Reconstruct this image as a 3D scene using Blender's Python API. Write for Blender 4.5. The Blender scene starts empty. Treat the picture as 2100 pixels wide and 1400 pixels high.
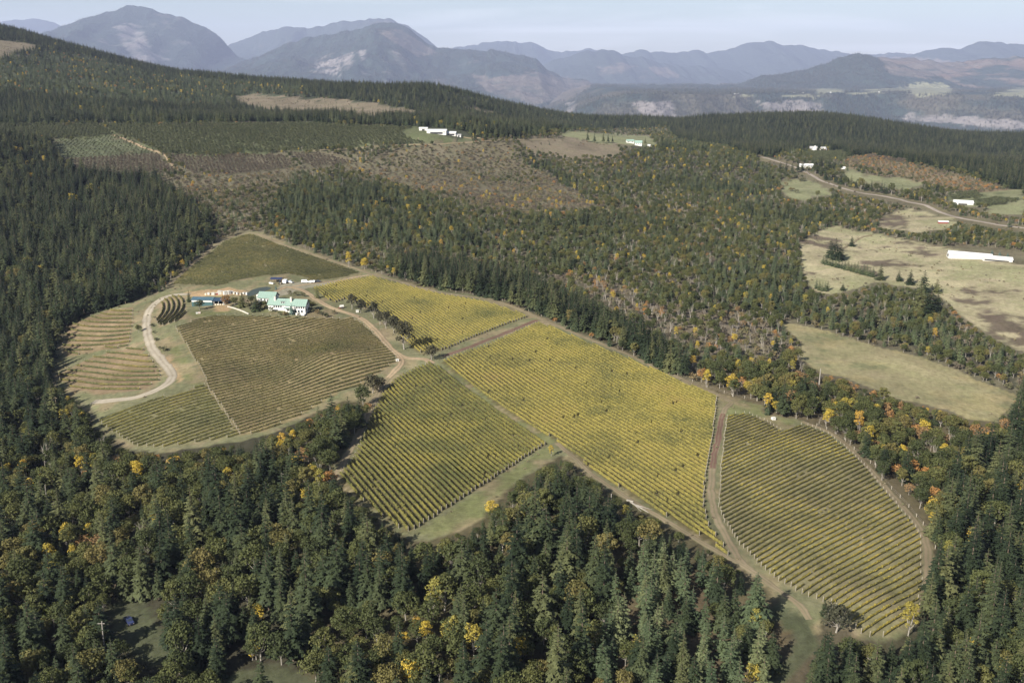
import bpy, math, random, time
import numpy as np
from mathutils import Vector
T0 = time.time()
rng = np.random.default_rng(7)
random.seed(7)
sc = bpy.context.scene
COL = sc.collection

# ------------------------------------------------------------------ camera
CAM_Z = 165.0
PITCH = math.radians(15.1)
FPX = 2100 * 35.0 / 36.0            # focal length in photo pixels (photo is 2100 x 1400)
cd = bpy.data.cameras.new('camera')
cd.lens = 35.0; cd.sensor_width = 36.0; cd.clip_start = 1.0; cd.clip_end = 120000.0
cam = bpy.data.objects.new('camera', cd); COL.objects.link(cam)
cam.location = (0, 0, CAM_Z); cam.rotation_euler = (math.pi / 2 - PITCH, 0, 0)
sc.camera = cam

# ------------------------------------------------------------------ sky and sun
SUN_EL, SUN_AZ = math.radians(33.0), math.radians(221.0)    # azimuth: clockwise from +Y
to_sun = Vector((math.sin(SUN_AZ) * math.cos(SUN_EL), math.cos(SUN_AZ) * math.cos(SUN_EL), math.sin(SUN_EL)))
w = bpy.data.worlds.new('World'); sc.world = w; w.use_nodes = True
nt = w.node_tree; nt.nodes.clear()
wo = nt.nodes.new('ShaderNodeOutputWorld'); bg = nt.nodes.new('ShaderNodeBackground')
sky = nt.nodes.new('ShaderNodeTexSky'); sky.sky_type = 'NISHITA'; sky.sun_disc = False
sky.sun_elevation = SUN_EL; sky.sun_rotation = SUN_AZ; sky.altitude = 300
sky.air_density = 1.0; sky.dust_density = 1.2; sky.ozone_density = 1.0
bg.inputs['Strength'].default_value = 0.053
# thin streaks of cirrus: a stretched noise over the sky direction
tc = nt.nodes.new('ShaderNodeTexCoord'); mp = nt.nodes.new('ShaderNodeMapping')
mp.inputs['Scale'].default_value = (2.6, 2.6, 34.0); mp.inputs['Rotation'].default_value = (0.02, 0.015, 0)
nz = nt.nodes.new('ShaderNodeTexNoise'); nz.inputs['Scale'].default_value = 1.6; nz.inputs['Detail'].default_value = 7
nz.inputs['Roughness'].default_value = 0.55; nz.inputs['Distortion'].default_value = 0.6
rp = nt.nodes.new('ShaderNodeMapRange'); rp.inputs['From Min'].default_value = 0.5; rp.inputs['From Max'].default_value = 0.8
rp.inputs['To Min'].default_value = 0.0; rp.inputs['To Max'].default_value = 0.45
mx = nt.nodes.new('ShaderNodeMix'); mx.data_type = 'RGBA'
mx.inputs['B'].default_value = (11, 11.1, 11.1, 1)
nt.links.new(tc.outputs['Generated'], mp.inputs['Vector']); nt.links.new(mp.outputs['Vector'], nz.inputs['Vector'])
nt.links.new(nz.outputs['Fac'], rp.inputs['Value']); nt.links.new(rp.outputs['Result'], mx.inputs['Factor'])
nt.links.new(sky.outputs['Color'], mx.inputs['A']); nt.links.new(mx.outputs['Result'], bg.inputs['Color'])
nt.links.new(bg.outputs['Background'], wo.inputs['Surface'])

sd = bpy.data.lights.new('sun', 'SUN'); sd.energy = 5.0; sd.angle = math.radians(0.53); sd.color = (1.0, 0.94, 0.84)
so = bpy.data.objects.new('sun', sd); COL.objects.link(so)
so.rotation_euler = to_sun.to_track_quat('Z', 'Y').to_euler(); so.location = (-300, -300, 600)

vs = sc.view_settings
vs.view_transform = 'Standard'; vs.look = 'None'; vs.exposure = 1.18; vs.gamma = 1.0; vs.use_curve_mapping = False
HAZE_DENSITY = 2.5e-5; HAZE_COLOR = (.60, .69, 1.0, 1); HAZE_G = 0.0
sc.render.engine = 'CYCLES'
sc.cycles.max_bounces = 5; sc.cycles.diffuse_bounces = 2; sc.cycles.glossy_bounces = 2
sc.cycles.transmission_bounces = 3; sc.cycles.volume_bounces = 0; sc.cycles.transparent_max_bounces = 6
sc.cycles.use_denoising = True

# ------------------------------------------------------------------ picture <-> place
CP, SP = math.cos(PITCH), math.sin(PITCH)
def ray(u, v):
    a = (np.asarray(u, float) - 1050) / FPX; b = -(np.asarray(v, float) - 700) / FPX
    return a, CP + b * SP, -SP + b * CP            # x, y, z of the direction
def project(x, y, z):
    zz = z - CAM_Z
    dep = y * CP - zz * SP
    dep = np.where(dep < 1, 1, dep)
    return 1050 + FPX * x / dep, 700 - FPX * (y * SP + zz * CP) / dep, dep

# value noise
_perm = np.random.default_rng(3).random((256, 256))
def vnoise(x, y):
    xi = np.floor(x).astype(int); yi = np.floor(y).astype(int)
    fx = x - xi; fy = y - yi; fx = fx * fx * (3 - 2 * fx); fy = fy * fy * (3 - 2 * fy)
    g = lambda i, j: _perm[i & 255, j & 255]
    return (g(xi, yi) * (1 - fx) + g(xi + 1, yi) * fx) * (1 - fy) + (g(xi, yi + 1) * (1 - fx) + g(xi + 1, yi + 1) * fx) * fy - 0.5
def fbm(x, y, oct=4, gain=0.5):
    s = 0; a = 1.0
    for k in range(oct):
        s = s + a * vnoise(x * 2 ** k + 17.3 * k, y * 2 ** k + 9.1 * k); a *= gain
    return s

# control points of the land: (u, v, 'z', height) or (u, v, 'y', distance)
CTRL = [
 (100,1390,'z',-16),(600,1390,'z',-12),(1050,1390,'z',-8),(1600,1390,'z',-5),(2050,1390,'z',-12),(-300,1390,'z',-14),(2400,1390,'z',-16),
 (830,1095,'z',0),(1120,910,'z',2),(1770,1300,'z',-1),(1910,1100,'z',-4),(1490,850,'z',4),(1470,810,'z',4),(1100,650,'z',8),
 (905,740,'z',3),(690,970,'z',-2),(500,895,'z',-6),(200,870,'z',-12),(1300,900,'z',4),(1250,1000,'z',3),(1700,1050,'z',1),
 (350,780,'z',-3),(300,640,'z',3),(360,672,'z',5),(580,640,'z',9),(430,630,'z',7),(720,660,'z',6),(675,725,'z',5.5),(560,760,'z',-3),(600,700,'z',1),(740,790,'z',-1),
 (815,740,'z',2),(430,740,'z',0),(140,700,'z',-12),(20,800,'z',-20),(20,1000,'z',-22),(-300,800,'z',-20),(280,760,'z',-6),(130,790,'z',-13),
 (510,482,'z',20),(740,560,'z',12),(355,585,'z',7),(590,575,'z',12),(120,560,'z',2),(-200,560,'z',0),
 (0,400,'z',36),(0,310,'z',72),(-300,310,'z',80),(250,420,'z',28),
 (150,350,'z',50),(100,265,'z',86),(400,258,'z',90),(700,262,'z',86),(720,340,'z',48),(480,350,'z',48),(900,278,'z',79),(560,310,'z',64),
 (1000,282,'z',74),(1000,330,'z',48),(1000,400,'z',30),(1300,400,'z',24),(1300,500,'z',12),(1500,450,'z',12),(1500,600,'z',2),(1300,600,'z',8),
 (900,400,'z',34),(700,420,'z',30),(450,420,'z',34),(1000,540,'z',12),(750,500,'z',20),
 (1230,312,'z',50),(1250,284,'z',60),(1150,270,'y',1950),
 (1640,480,'z',8),(2080,470,'z',10),(2090,700,'z',-5),(1650,680,'z',0),(2080,830,'z',-9),(2000,1000,'z',-8),(2095,1200,'z',-16),(1860,550,'z',4),
 (2500,700,'z',-8),(2500,450,'z',15),(1670,312,'z',20),(1500,310,'z',24),(1900,345,'z',20),(2090,392,'z',14),(1720,390,'z',14),
 (1380,266,'y',2500),(1560,243,'y',2850),(1760,252,'y',2850),(2100,282,'y',2750),(2500,300,'y',2700),(1750,300,'y',2250),(2050,335,'y',2100),(1250,266,'y',2500),
 (480,235,'y',1900),(700,240,'y',1900),(870,236,'y',1900),(520,200,'y',2200),(690,207,'y',2200),(860,232,'y',1980),(400,175,'y',2400),(560,176,'y',2450),(760,190,'y',2300),
 (870,172,'y',2420),(960,195,'y',2380),(1050,228,'y',2350),(1150,252,'y',2350),
 (330,152,'y',2900),(600,165,'y',2750),(700,172,'y',2600),(0,60,'y',3100),(150,103,'y',3000),(250,135,'y',2950),(-300,10,'y',3100),
 (0,180,'y',1950),(0,110,'y',2500),(200,175,'y',2150),(-300,180,'y',1950),(0,235,'y',1650),(300,240,'y',1750),
]
CXYZ = []
for (u, v, k, val) in CTRL:
    a, b, c = ray(u, v)
    t = (val - CAM_Z) / c if k == 'z' else val / b
    CXYZ.append((t * a, t * b, CAM_Z + t * c))
CXYZ += [(-900,0,-15),(0,-100,-18),(900,0,-15),(-500,150,-18),(500,150,-14),(-1500,900,10),(1800,900,0),
         (-2500,4300,60),(-1200,4300,20),(0,4000,-120),(1200,4200,-170),(2600,4200,-170),(-2800,5400,-100),(0,5400,-220),(2800,5400,-220)]
CXYZ = np.array(CXYZ)
def warp(x, y):
    yy = np.maximum(y, -250) + 420
    return 1.6 * x / yy, 1.5 * np.log(yy / 420)
qx, qy = warp(CXYZ[:, 0], CXYZ[:, 1])
def _tps(d2): return 0.5 * d2 * np.log(d2 + 1e-9)
N = len(qx)
A = np.zeros((N + 3, N + 3)); A[:N, :N] = _tps((qx[:, None] - qx) ** 2 + (qy[:, None] - qy) ** 2) + np.eye(N) * 2e-4
A[:N, N] = 1; A[:N, N + 1] = qx; A[:N, N + 2] = qy; A[N:, :N] = A[:N, N:].T
W = np.linalg.solve(A, np.concatenate([CXYZ[:, 2], np.zeros(3)]))
def height(x, y):
    x = np.asarray(x, float); y = np.asarray(y, float); sh = np.broadcast(x, y).shape
    x = np.broadcast_to(x, sh).ravel(); y = np.broadcast_to(y, sh).ravel()
    px, py = warp(x, y); out = W[N] + W[N + 1] * px + W[N + 2] * py
    for k in range(N):
        out = out + W[k] * _tps((px - qx[k]) ** 2 + (py - qy[k]) ** 2)
    far = np.clip((y - 900) / 1500, 0, 1)
    out = out + fbm(x / 70, y / 70, 3) * (1.6 + 4 * far) + fbm(x / 420 + 5, y / 420, 3) * 26 * far
    return out.reshape(sh)

# ------------------------------------------------------------------ land mesh axes
def axis(lo, a, b, hi, step, grow, cap):
    mid = list(np.arange(a, b + step, step)); s = step; r = [mid[-1]]
    while r[-1] < hi: s = min(s * grow, cap); r.append(r[-1] + s)
    s = step; l = [mid[0]]
    while l[-1] > lo: s = min(s * grow, cap); l.append(l[-1] - s)
    return np.array(l[:0:-1] + mid + r[1:])
GX = axis(-4300, -300, 300, 4300, 2.2, 1.035, 46)
GY = axis(-200, 215, 800, 5200, 2.2, 1.022, 42)
GZ = height(*np.meshgrid(GX, GY))                    # [iy, ix]
def ground(x, y):                                    # height of the built mesh
    x = np.asarray(x, float); y = np.asarray(y, float)
    i = np.clip(np.searchsorted(GX, x) - 1, 0, len(GX) - 2); j = np.clip(np.searchsorted(GY, y) - 1, 0, len(GY) - 2)
    fx = np.clip((x - GX[i]) / (GX[i + 1] - GX[i]), 0, 1); fy = np.clip((y - GY[j]) / (GY[j + 1] - GY[j]), 0, 1)
    return (GZ[j, i] * (1 - fx) + GZ[j, i + 1] * fx) * (1 - fy) + (GZ[j + 1, i] * (1 - fx) + GZ[j + 1, i + 1] * fx) * fy
def unproject(pts):
    pts = np.atleast_2d(np.asarray(pts, float))
    a, b, c = ray(pts[:, 0], pts[:, 1])
    ts = 180 * (4900 / 180) ** np.linspace(0, 1, 420)
    hit = np.full(len(pts), ts[-1]); done = np.zeros(len(pts), bool); prev = np.full(len(pts), ts[0])
    for t in ts:
        below = (CAM_Z + t * c / b) < ground(t * a / b, np.full(len(pts), t))
        new = below & ~done
        lo = prev.copy(); hi = np.full(len(pts), t)
        if new.any():
            for _ in range(14):
                m = (lo + hi) / 2; bl = (CAM_Z + m * c / b) < ground(m * a / b, m)
                hi = np.where(bl, m, hi); lo = np.where(bl, lo, m)
            hit[new] = hi[new]; done |= new
        prev = np.full(len(pts), t)
    x = hit * a / b; y = hit
    return np.stack([x, y, ground(x, y)], 1)
print('land', round(time.time() - T0, 1))

# ------------------------------------------------------------------ zones (outlines read from the photograph, laid on the land)
MU, MV = 700, 120                     # margin around the frame
LAB = np.zeros((1400 + MV + 500, 2100 + 2 * MU), np.uint8)
ZONES = {}
def zone(name, poly):
    zid = ZONES.setdefault(name, len(ZONES) + 1)
    P = np.array(poly, float) + (MU, MV)
    x0, y0 = np.floor(P.min(0)).astype(int); x1, y1 = np.ceil(P.max(0)).astype(int)
    x0, y0 = max(x0, 0), max(y0, 0); x1, y1 = min(x1, LAB.shape[1] - 1), min(y1, LAB.shape[0] - 1)
    X = np.arange(x0, x1 + 1); ins = np.zeros((y1 - y0 + 1, len(X)), bool)
    for r, yy in enumerate(range(y0, y1 + 1)):
        yc = yy + 0.5; xs = []
        for (ax, ay), (bx, by) in zip(P, np.roll(P, -1, 0)):
            if (ay <= yc) != (by <= yc): xs.append(ax + (yc - ay) * (bx - ax) / (by - ay))
        xs.sort()
        for k in range(0, len(xs) - 1, 2): ins[r] |= (X >= xs[k]) & (X < xs[k + 1])
    LAB[y0:y1 + 1, x0:x1 + 1][ins] = zid
def zone_at(u, v):
    i = np.clip(np.round(u).astype(int) + MU, 0, LAB.shape[1] - 1); j = np.clip(np.round(v).astype(int) + MV, 0, LAB.shape[0] - 1)
    return LAB[j, i]

zone('mid_forest', [(-700,255),(2800,255),(2800,880),(-700,880)])
zone('hill_fir', [(-700,-120),(1400,-120),(1400,262),(1160,268),(1060,284),(935,284),(850,264),(620,250),(0,256),(-700,262)])
zone('hill_young', [(-700,125),(0,120),(60,112),(110,104),(200,120),(300,152),(480,167),(620,180),(640,197),(480,200),(475,216),(330,218),(180,208),(0,188),(-700,190)])
zone('ridge_fir', [(1340,225),(2800,225),(2800,420),(2100,402),(2060,385),(1960,352),(1870,345),(1740,338),(1700,305),(1600,318),(1560,330),(1480,300),(1390,290)])
zone('fir_dark', [(-700,256),(0,285),(110,295),(150,352),(250,370),(330,372),(420,470),(440,490),(360,555),(240,640),(120,690),(100,800),(200,870),(330,925),(500,900),
                  (640,850),(740,790),(765,850),(690,970),(700,1010),(820,1100),(760,1250),(700,1400),(700,1900),(-700,1900)])
zone('fir_slope', [(-700,256),(0,285),(110,295),(150,352),(250,370),(330,372),(420,470),(440,490),(360,555),(240,640),(120,690),(100,800),(200,870),(120,960),(-700,980)])
zone('mixed_front', [(640,850),(740,790),(765,850),(690,970),(820,1100),(900,1100),(980,1070),(1060,985),(1140,930),(1220,975),(1400,1085),(1541,1168),(1600,1260),(1590,1360),(1560,1500),(1560,1900),(700,1900),(620,1300),(600,1000)])
zone('young_fir', [(1280,1190),(1400,1160),(1500,1200),(1560,1230),(1625,1290),(1590,1370),(1550,1500),(1550,1900),(1250,1900),(1230,1330)])
zone('right_fir', [(2800,880),(2090,815),(2060,900),(1930,960),(1890,1060),(1915,1120),(1900,1220),(1900,1270),(1820,1320),(1760,1320),(1680,1330),(1640,1400),(1600,1900),(2800,1900)])
zone('right_mixed', [(1400,770),(1500,760),(1650,740),(1690,770),(1840,815),(1990,860),(2070,870),(2050,920),(1960,960),(1900,1090),(1830,1010),(1750,920),(1660,870),(1560,845),(1475,812)])
zone('edge_fir', [(800,530),(900,545),(1000,565),(1120,605),(1270,675),(1420,765),(1410,780),(1233,700),(1060,628),(1000,612),(900,596),(800,570)])
zone('dense_fir', [(600,370),(700,355),(790,390),(870,430),(950,470),(960,520),(800,500),(640,470),(560,440)])
zone('dense_fir', [(1440,540),(1560,500),(1640,510),(1650,600),(1700,640),(1850,650),(1960,680),(2080,740),(2090,800),(1960,740),(1800,690),(1650,655),(1560,650),(1430,600)])
zone('dense_fir', [(1020,300),(1100,320),(1230,400),(1300,300),(1400,290),(1560,330),(1600,380),(1560,400),(1380,390),(1290,360),(1200,420),(1080,350)])
zone('brush', [(320,362),(480,352),(600,345),(740,338),(830,302),(930,296),(1060,296),(1050,330),(1110,350),(1230,430),(1080,440),(960,430),(860,400),(780,370),(690,345),(600,362),(560,420),(500,470),(440,470),(430,430),(330,390)])
zone('open_wood', [(1080,560),(1200,560),(1330,620),(1420,640),(1560,660),(1640,720),(1600,760),(1440,720),(1300,660)])
zone('autumn_brush', [(1730,325),(1790,318),(1900,342),(2000,372),(2100,398),(2100,412),(1985,400),(1900,380),(1830,362),(1740,342)])
zone('clearcut', [(478,200),(520,193),(600,200),(690,203),(760,212),(872,230),(870,240),(760,243),(620,236),(560,228),(490,215)])
zone('clearcut', [(-700,85),(0,82),(95,95),(40,110),(0,120),(-700,120)])
zone('clearcut', [(940,222),(975,222),(1030,234),(1000,236)])
zone('clearcut', [(1055,286),(1180,284),(1262,296),(1275,312),(1250,326),(1180,328),(1090,312)])
zone('meadow', [(1150,270),(1230,274),(1330,279),(1348,296),(1310,302),(1200,286),(1155,281)])
# orchards
zone('orchard_dark', [(-40,256),(200,256),(236,278),(110,286),(0,277),(-40,275)])
zone('orchard_young', [(110,288),(232,278),(330,317),(120,327),(100,312)])
zone('orchard_brown', [(118,328),(322,318),(362,356),(230,364),(150,352)])
zone('orchard_dark', [(205,256),(400,257),(462,284),(572,314),(400,320),(340,317),(242,277)])
zone('orchard_brown', [(342,320),(420,321),(580,319),(606,344),(480,360),(392,356)])
zone('orchard_dark', [(406,257),(620,254),(720,260),(865,264),(925,281),(926,293),(760,301),(640,309),(578,313),(470,288)])
zone('orchard_brown', [(596,318),(650,315),(736,335),(640,345)])
zone('orchard_dark', [(935,284),(975,286),(985,291),(935,294)])
zone('orchard_dark', [(1648,314),(1735,311),(1736,328),(1660,332)])
zone('orchard_brown', [(1775,318),(1870,330),(1850,334),(1780,326)])
zone('meadow', [(1600,372),(1650,368),(1700,384),(1706,400),(1640,410),(1604,398)])
zone('meadow', [(1726,346),(1800,359),(1890,377),(1902,383),(1840,388),(1740,368)])
zone('dry_field', [(1812,440),(1870,428),(1964,455),(1940,470),(1880,476),(1796,465)])
zone('meadow', [(1930,398),(2100,392),(2100,446),(2030,436),(1960,416)])
zone('orchard_dark', [(1936,402),(2000,394),(2025,402),(2000,408),(1950,409)])
zone('orchard_dark', [(1968,416),(2040,402),(2096,406),(2080,416),(2020,426)])
zone('verge', [(1556,318),(1600,328),(1640,342),(1662,352),(1683,364),(1703,372),(1731,382),(1767,390),(1820,398),(1883,412),(1933,430),(1983,443),(2067,458),(2160,468),(2300,482),(2300,494),(2160,482),(2067,471),(1983,457),(1933,444),(1883,425),(1820,411),(1767,402),(1731,394),(1703,384),(1681,375),(1655,362),(1600,340),(1556,328)])
zone('dry_field', [(1640,500),(1693,467),(1717,465),(1800,480),(1900,500),(1953,512),(2073,540),(2200,560),(2800,600),(2800,760),(2200,760),(2100,722),(2050,700),(2000,668),(1967,645),(1940,615),
                   (1893,592),(1833,585),(1800,578),(1733,598),(1700,604),(1667,595),(1647,560)])
zone('pasture', [(1607,667),(1627,663),(1700,680),(1783,707),(1867,727),(1967,760),(2010,783),(2087,810),(2077,832),(2043,865),(1983,859),(1940,840),(1833,815),(1733,775),(1683,765),(1643,735),(1640,700)])
# round the winery and the blocks: grassy headland under everything
zone('headland', [(345,590),(440,500),(505,476),(525,476),(740,552),(765,558),(833,578),(900,595),(1000,610),(1060,628),(1110,652),(1233,703),(1400,776),(1475,806),(1560,830),(1570,850),(1640,862),(1706,888),(1753,925),
                  (1800,976),(1840,1023),(1880,1066),(1908,1101),(1916,1141),(1908,1210),(1893,1270),(1863,1300),(1816,1314),(1765,1314),(1690,1250),(1680,1290),(1676,1330),(1630,1375),(1590,1420),(1545,1420),(1600,1360),(1640,1320),(1630,1270),(1541,1180),(1480,1140),(1400,1092),(1289,1030),(1211,980),
                  (1150,935),(1060,988),(980,1072),(900,1104),(845,1110),(770,1056),(690,990),(680,975),(700,930),(750,860),(765,826),(700,822),(625,858),(550,893),(471,909),(326,929),(260,922),(190,872),(200,850),(150,815),(100,770),(120,690),(170,650),(270,620),(320,605)])
zone('grass', [(340,680),(356,700),(420,790),(400,795),(372,770),(350,730)])
zone('grass', [(385,640),(440,640),(560,640),(700,650),(640,632),(480,640),(437,646),(395,655)])
zone('grass', [(905,748),(925,748),(1060,850),(1140,906),(1118,912),(1040,858)])
zone('grass', [(850,1095),(1122,914),(1150,925),(1060,985),(980,1070),(900,1100)])
zone('grass', [(1478,815),(1560,832),(1568,850),(1640,866),(1600,880),(1530,852),(1490,850)])
zone('grass', [(630,590),(660,610),(700,632),(690,625),(660,600)])
zone('earth_bank', [(372,600),(440,592),(470,590),(500,596),(512,606),(440,608),(385,608)])
zone('earth_bank', [(330,735),(345,730),(375,780),(370,790)])
zone('earth_bank', [(440,628),(470,626),(472,640),(440,640)])
zone('gravel', [(575,583),(620,578),(660,580),(700,576),(690,584),(630,592),(600,600),(570,610),(555,606),(570,592)])
zone('vine_top', [(352,584),(393,548),(463,495),(500,483),(520,482),(567,501),(700,546),(740,560),(690,573),(640,577),(617,567),(583,562),(500,573),(443,587)])
zone('vine_upper', [(638,592),(690,580),(744,571),(763,568),(833,587),(900,604),(1000,621),(1053,639),(1087,649),(1033,668),(967,694),(917,716),(890,722),(872,729),(843,712),(820,690),(798,650),(748,630),(710,614),(683,622)])
zone('vine_yellow', [(1106,662),(1233,715),(1300,741),(1400,786),(1471,815),(1465,870),(1455,940),(1445,1000),(1443,1040),(1455,1080),(1475,1110),(1512,1158),(1451,1108),(1400,1080),(1289,1013),(1211,962),(1138,903),(1042,848),(905,743),(940,728),(1000,708)])
zone('vine_lower', [(880,744),(852,757),(815,775),(790,800),(767,845),(724,944),(692,978),(715,1005),(770,1050),(830,1092),(845,1090),(1120,912),(1047,862),(900,755)])
zone('vine_brown', [(360,673),(393,660),(437,649),(533,649),(633,653),(700,656),(720,650),(745,666),(782,701),(810,730),(813,742),(788,758),(740,790),(700,802),(660,826),(625,848),(550,883),(471,899),(326,919),(275,915),(212,877),(200,864),(300,825),(424,789),(417,770)])
zone('vine_corner', [(200,864),(300,825),(422,790),(494,895),(471,899),(326,919),(275,915),(212,877)])
zone('vine_terrace', [(173,654),(233,634),(273,631),(273,657),(267,700),(263,711),(133,733),(127,700),(140,667)])
zone('vine_terrace', [(112,772),(187,735),(233,719),(290,713),(308,735),(331,768),(326,782),(300,798),(207,810),(150,800)])
zone('vine_curve', [(328,623),(348,608),(381,608),(380,647),(377,654),(328,671),(319,660)])
zone('vine_right', [(1491,852),(1534,850),(1565,864),(1604,885),(1651,872),(1699,893),(1746,931),(1777,960),(1801,993),(1836,1035),(1871,1074),(1887,1101),(1889,1133),(1887,1164),(1893,1200),(1883,1231),(1889,1258),(1863,1294),(1816,1306),
                    (1769,1306),(1742,1282),(1730,1262),(1699,1239),(1651,1221),(1604,1198),(1557,1162),(1518,1119),(1484,1072),(1473,1038),(1477,968),(1484,897)])
# shaded clearing with the car, bottom grass
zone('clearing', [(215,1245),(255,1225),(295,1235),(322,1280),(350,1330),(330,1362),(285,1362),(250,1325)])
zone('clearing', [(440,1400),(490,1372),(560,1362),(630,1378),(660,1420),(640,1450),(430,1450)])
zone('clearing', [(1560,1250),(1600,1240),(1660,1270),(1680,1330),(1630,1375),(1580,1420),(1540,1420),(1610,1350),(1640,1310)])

def ragged(x, y, u, v):
    """uneven field edges: finely worn close by, broadly ragged far off"""
    f = np.clip((y - 820) / 350, 0, 1); s_ = 6 + 22 * f
    return u + fbm(x / s_, y / s_, 4, .6) * (3 + 15 * f), v + fbm(x / s_ + 40, y / s_, 4, .6) * (2 + 7 * f)
GCOL = {   # base colours of the ground, linear
 'mid_forest':(.108,.09,.063),'hill_fir':(.045,.048,.032),'ridge_fir':(.05,.05,.035),'hill_young':(.07,.075,.05),'fir_dark':(.04,.036,.025),'fir_slope':(.035,.032,.02),'mixed_front':(.07,.058,.036),'young_fir':(.085,.065,.042),
 'right_fir':(.055,.048,.032),'right_mixed':(.10,.08,.052),'edge_fir':(.07,.06,.04),'dense_fir':(.06,.055,.04),'brush':(.112,.094,.066),'autumn_brush':(.16,.12,.08),
 'clearcut':(.15,.12,.09),'meadow':(.165,.16,.095),'orchard_dark':(.088,.092,.052),'orchard_young':(.088,.092,.058),'orchard_brown':(.10,.086,.062),'dry_field':(.262,.222,.148),
 'pasture':(.215,.183,.11),'headland':(.125,.118,.07),'grass':(.128,.126,.062),'earth_bank':(.25,.17,.105),'gravel':(.22,.19,.15),
 'vine_top':(.125,.108,.064),'vine_upper':(.125,.105,.06),'vine_yellow':(.10,.083,.044),'vine_lower':(.12,.10,.055),'vine_brown':(.175,.135,.078),'vine_terrace':(.165,.12,.078),
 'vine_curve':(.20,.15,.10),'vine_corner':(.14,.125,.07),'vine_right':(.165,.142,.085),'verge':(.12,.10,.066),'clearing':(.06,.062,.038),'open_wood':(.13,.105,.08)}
ZC = np.tile(np.array((.07,.058,.04)),(256,1)); ZN = {v: k for k, v in ZONES.items()}
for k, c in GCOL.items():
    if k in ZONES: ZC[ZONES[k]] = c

# ------------------------------------------------------------------ helpers: materials
def nodes(name):
    m = bpy.data.materials.new(name); m.use_nodes = True; t = m.node_tree; t.nodes.clear()
    o = t.nodes.new('ShaderNodeOutputMaterial'); return m, t, o
def mat_plain(name, col, rough=0.7, var=0.12, scale=0.6, metal=0.0, spec=0.3):
    m, t, o = nodes(name); b = t.nodes.new('ShaderNodeBsdfPrincipled')
    b.inputs['Roughness'].default_value = rough; b.inputs['Metallic'].default_value = metal; b.inputs['Specular IOR Level'].default_value = spec
    c = t.nodes.new('ShaderNodeTexCoord'); n = t.nodes.new('ShaderNodeTexNoise'); n.inputs['Scale'].default_value = scale; n.inputs['Detail'].default_value = 5
    r = t.nodes.new('ShaderNodeMapRange'); r.inputs['From Min'].default_value = .25; r.inputs['From Max'].default_value = .75
    r.inputs['To Min'].default_value = 1 - var; r.inputs['To Max'].default_value = 1 + var
    x = t.nodes.new('ShaderNodeVectorMath'); x.operation = 'SCALE'; x.inputs[0].default_value = col
    t.links.new(c.outputs['Object'], n.inputs['Vector']); t.links.new(n.outputs['Fac'], r.inputs['Value']); t.links.new(r.outputs['Result'], x.inputs['Scale'])
    t.links.new(x.outputs['Vector'], b.inputs['Base Color']); t.links.new(b.outputs['BSDF'], o.inputs['Surface'])
    return m
def ramp(t, cols):
    r = t.nodes.new('ShaderNodeValToRGB'); e = r.color_ramp.elements
    while len(e) < len(cols): e.new(0.5)
    for k, (p, c) in enumerate(cols): e[k].position = p; e[k].color = (*c, 1)
    return r
def mat_leaf(name, cols, trans=0.18, patch=None, island=0.30):
    if patch: island = .15
    """Foliage: colour by plant (object random), varied leaf clump by leaf clump."""
    m, t, o = nodes(name)
    info = t.nodes.new('ShaderNodeObjectInfo'); geo = t.nodes.new('ShaderNodeNewGeometry')
    if patch:                                # vines: colour drifts over the block, not per object
        n = t.nodes.new('ShaderNodeTexNoise'); n.inputs['Scale'].default_value = patch; n.inputs['Detail'].default_value = 4; n.inputs['Roughness'].default_value = .65
        t.links.new(geo.outputs['Position'], n.inputs['Vector'])
        s = t.nodes.new('ShaderNodeMath'); s.operation = 'MULTIPLY_ADD'; s.inputs[1].default_value = 0.16; s.inputs[2].default_value = -0.08
        t.links.new(geo.outputs['Random Per Island'], s.inputs[0])
        a = t.nodes.new('ShaderNodeMath'); t.links.new(n.outputs['Fac'], a.inputs[0]); t.links.new(s.outputs[0], a.inputs[1]); src = a.outputs[0]
    else:
        src = info.outputs['Random']
    r = ramp(t, cols); t.links.new(src, r.inputs['Fac'])
    v = t.nodes.new('ShaderNodeMapRange'); v.inputs['To Min'].default_value = 1 - island; v.inputs['To Max'].default_value = 1 + island
    t.links.new(geo.outputs['Random Per Island'], v.inputs['Value'])
    x = t.nodes.new('ShaderNodeVectorMath'); x.operation = 'SCALE'
    t.links.new(r.outputs['Color'], x.inputs[0]); t.links.new(v.outputs['Result'], x.inputs['Scale'])
    b = t.nodes.new('ShaderNodeBsdfPrincipled'); b.inputs['Roughness'].default_value = .65; b.inputs['Specular IOR Level'].default_value = .12
    tr = t.nodes.new('ShaderNodeBsdfTranslucent'); mix = t.nodes.new('ShaderNodeMixShader'); mix.inputs['Fac'].default_value = trans
    t.links.new(x.outputs['Vector'], b.inputs['Base Color']); t.links.new(x.outputs['Vector'], tr.inputs['Color'])
    t.links.new(b.outputs['BSDF'], mix.inputs[1]); t.links.new(tr.outputs['BSDF'], mix.inputs[2]); t.links.new(mix.outputs['Shader'], o.inputs['Surface'])
    return m
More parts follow.
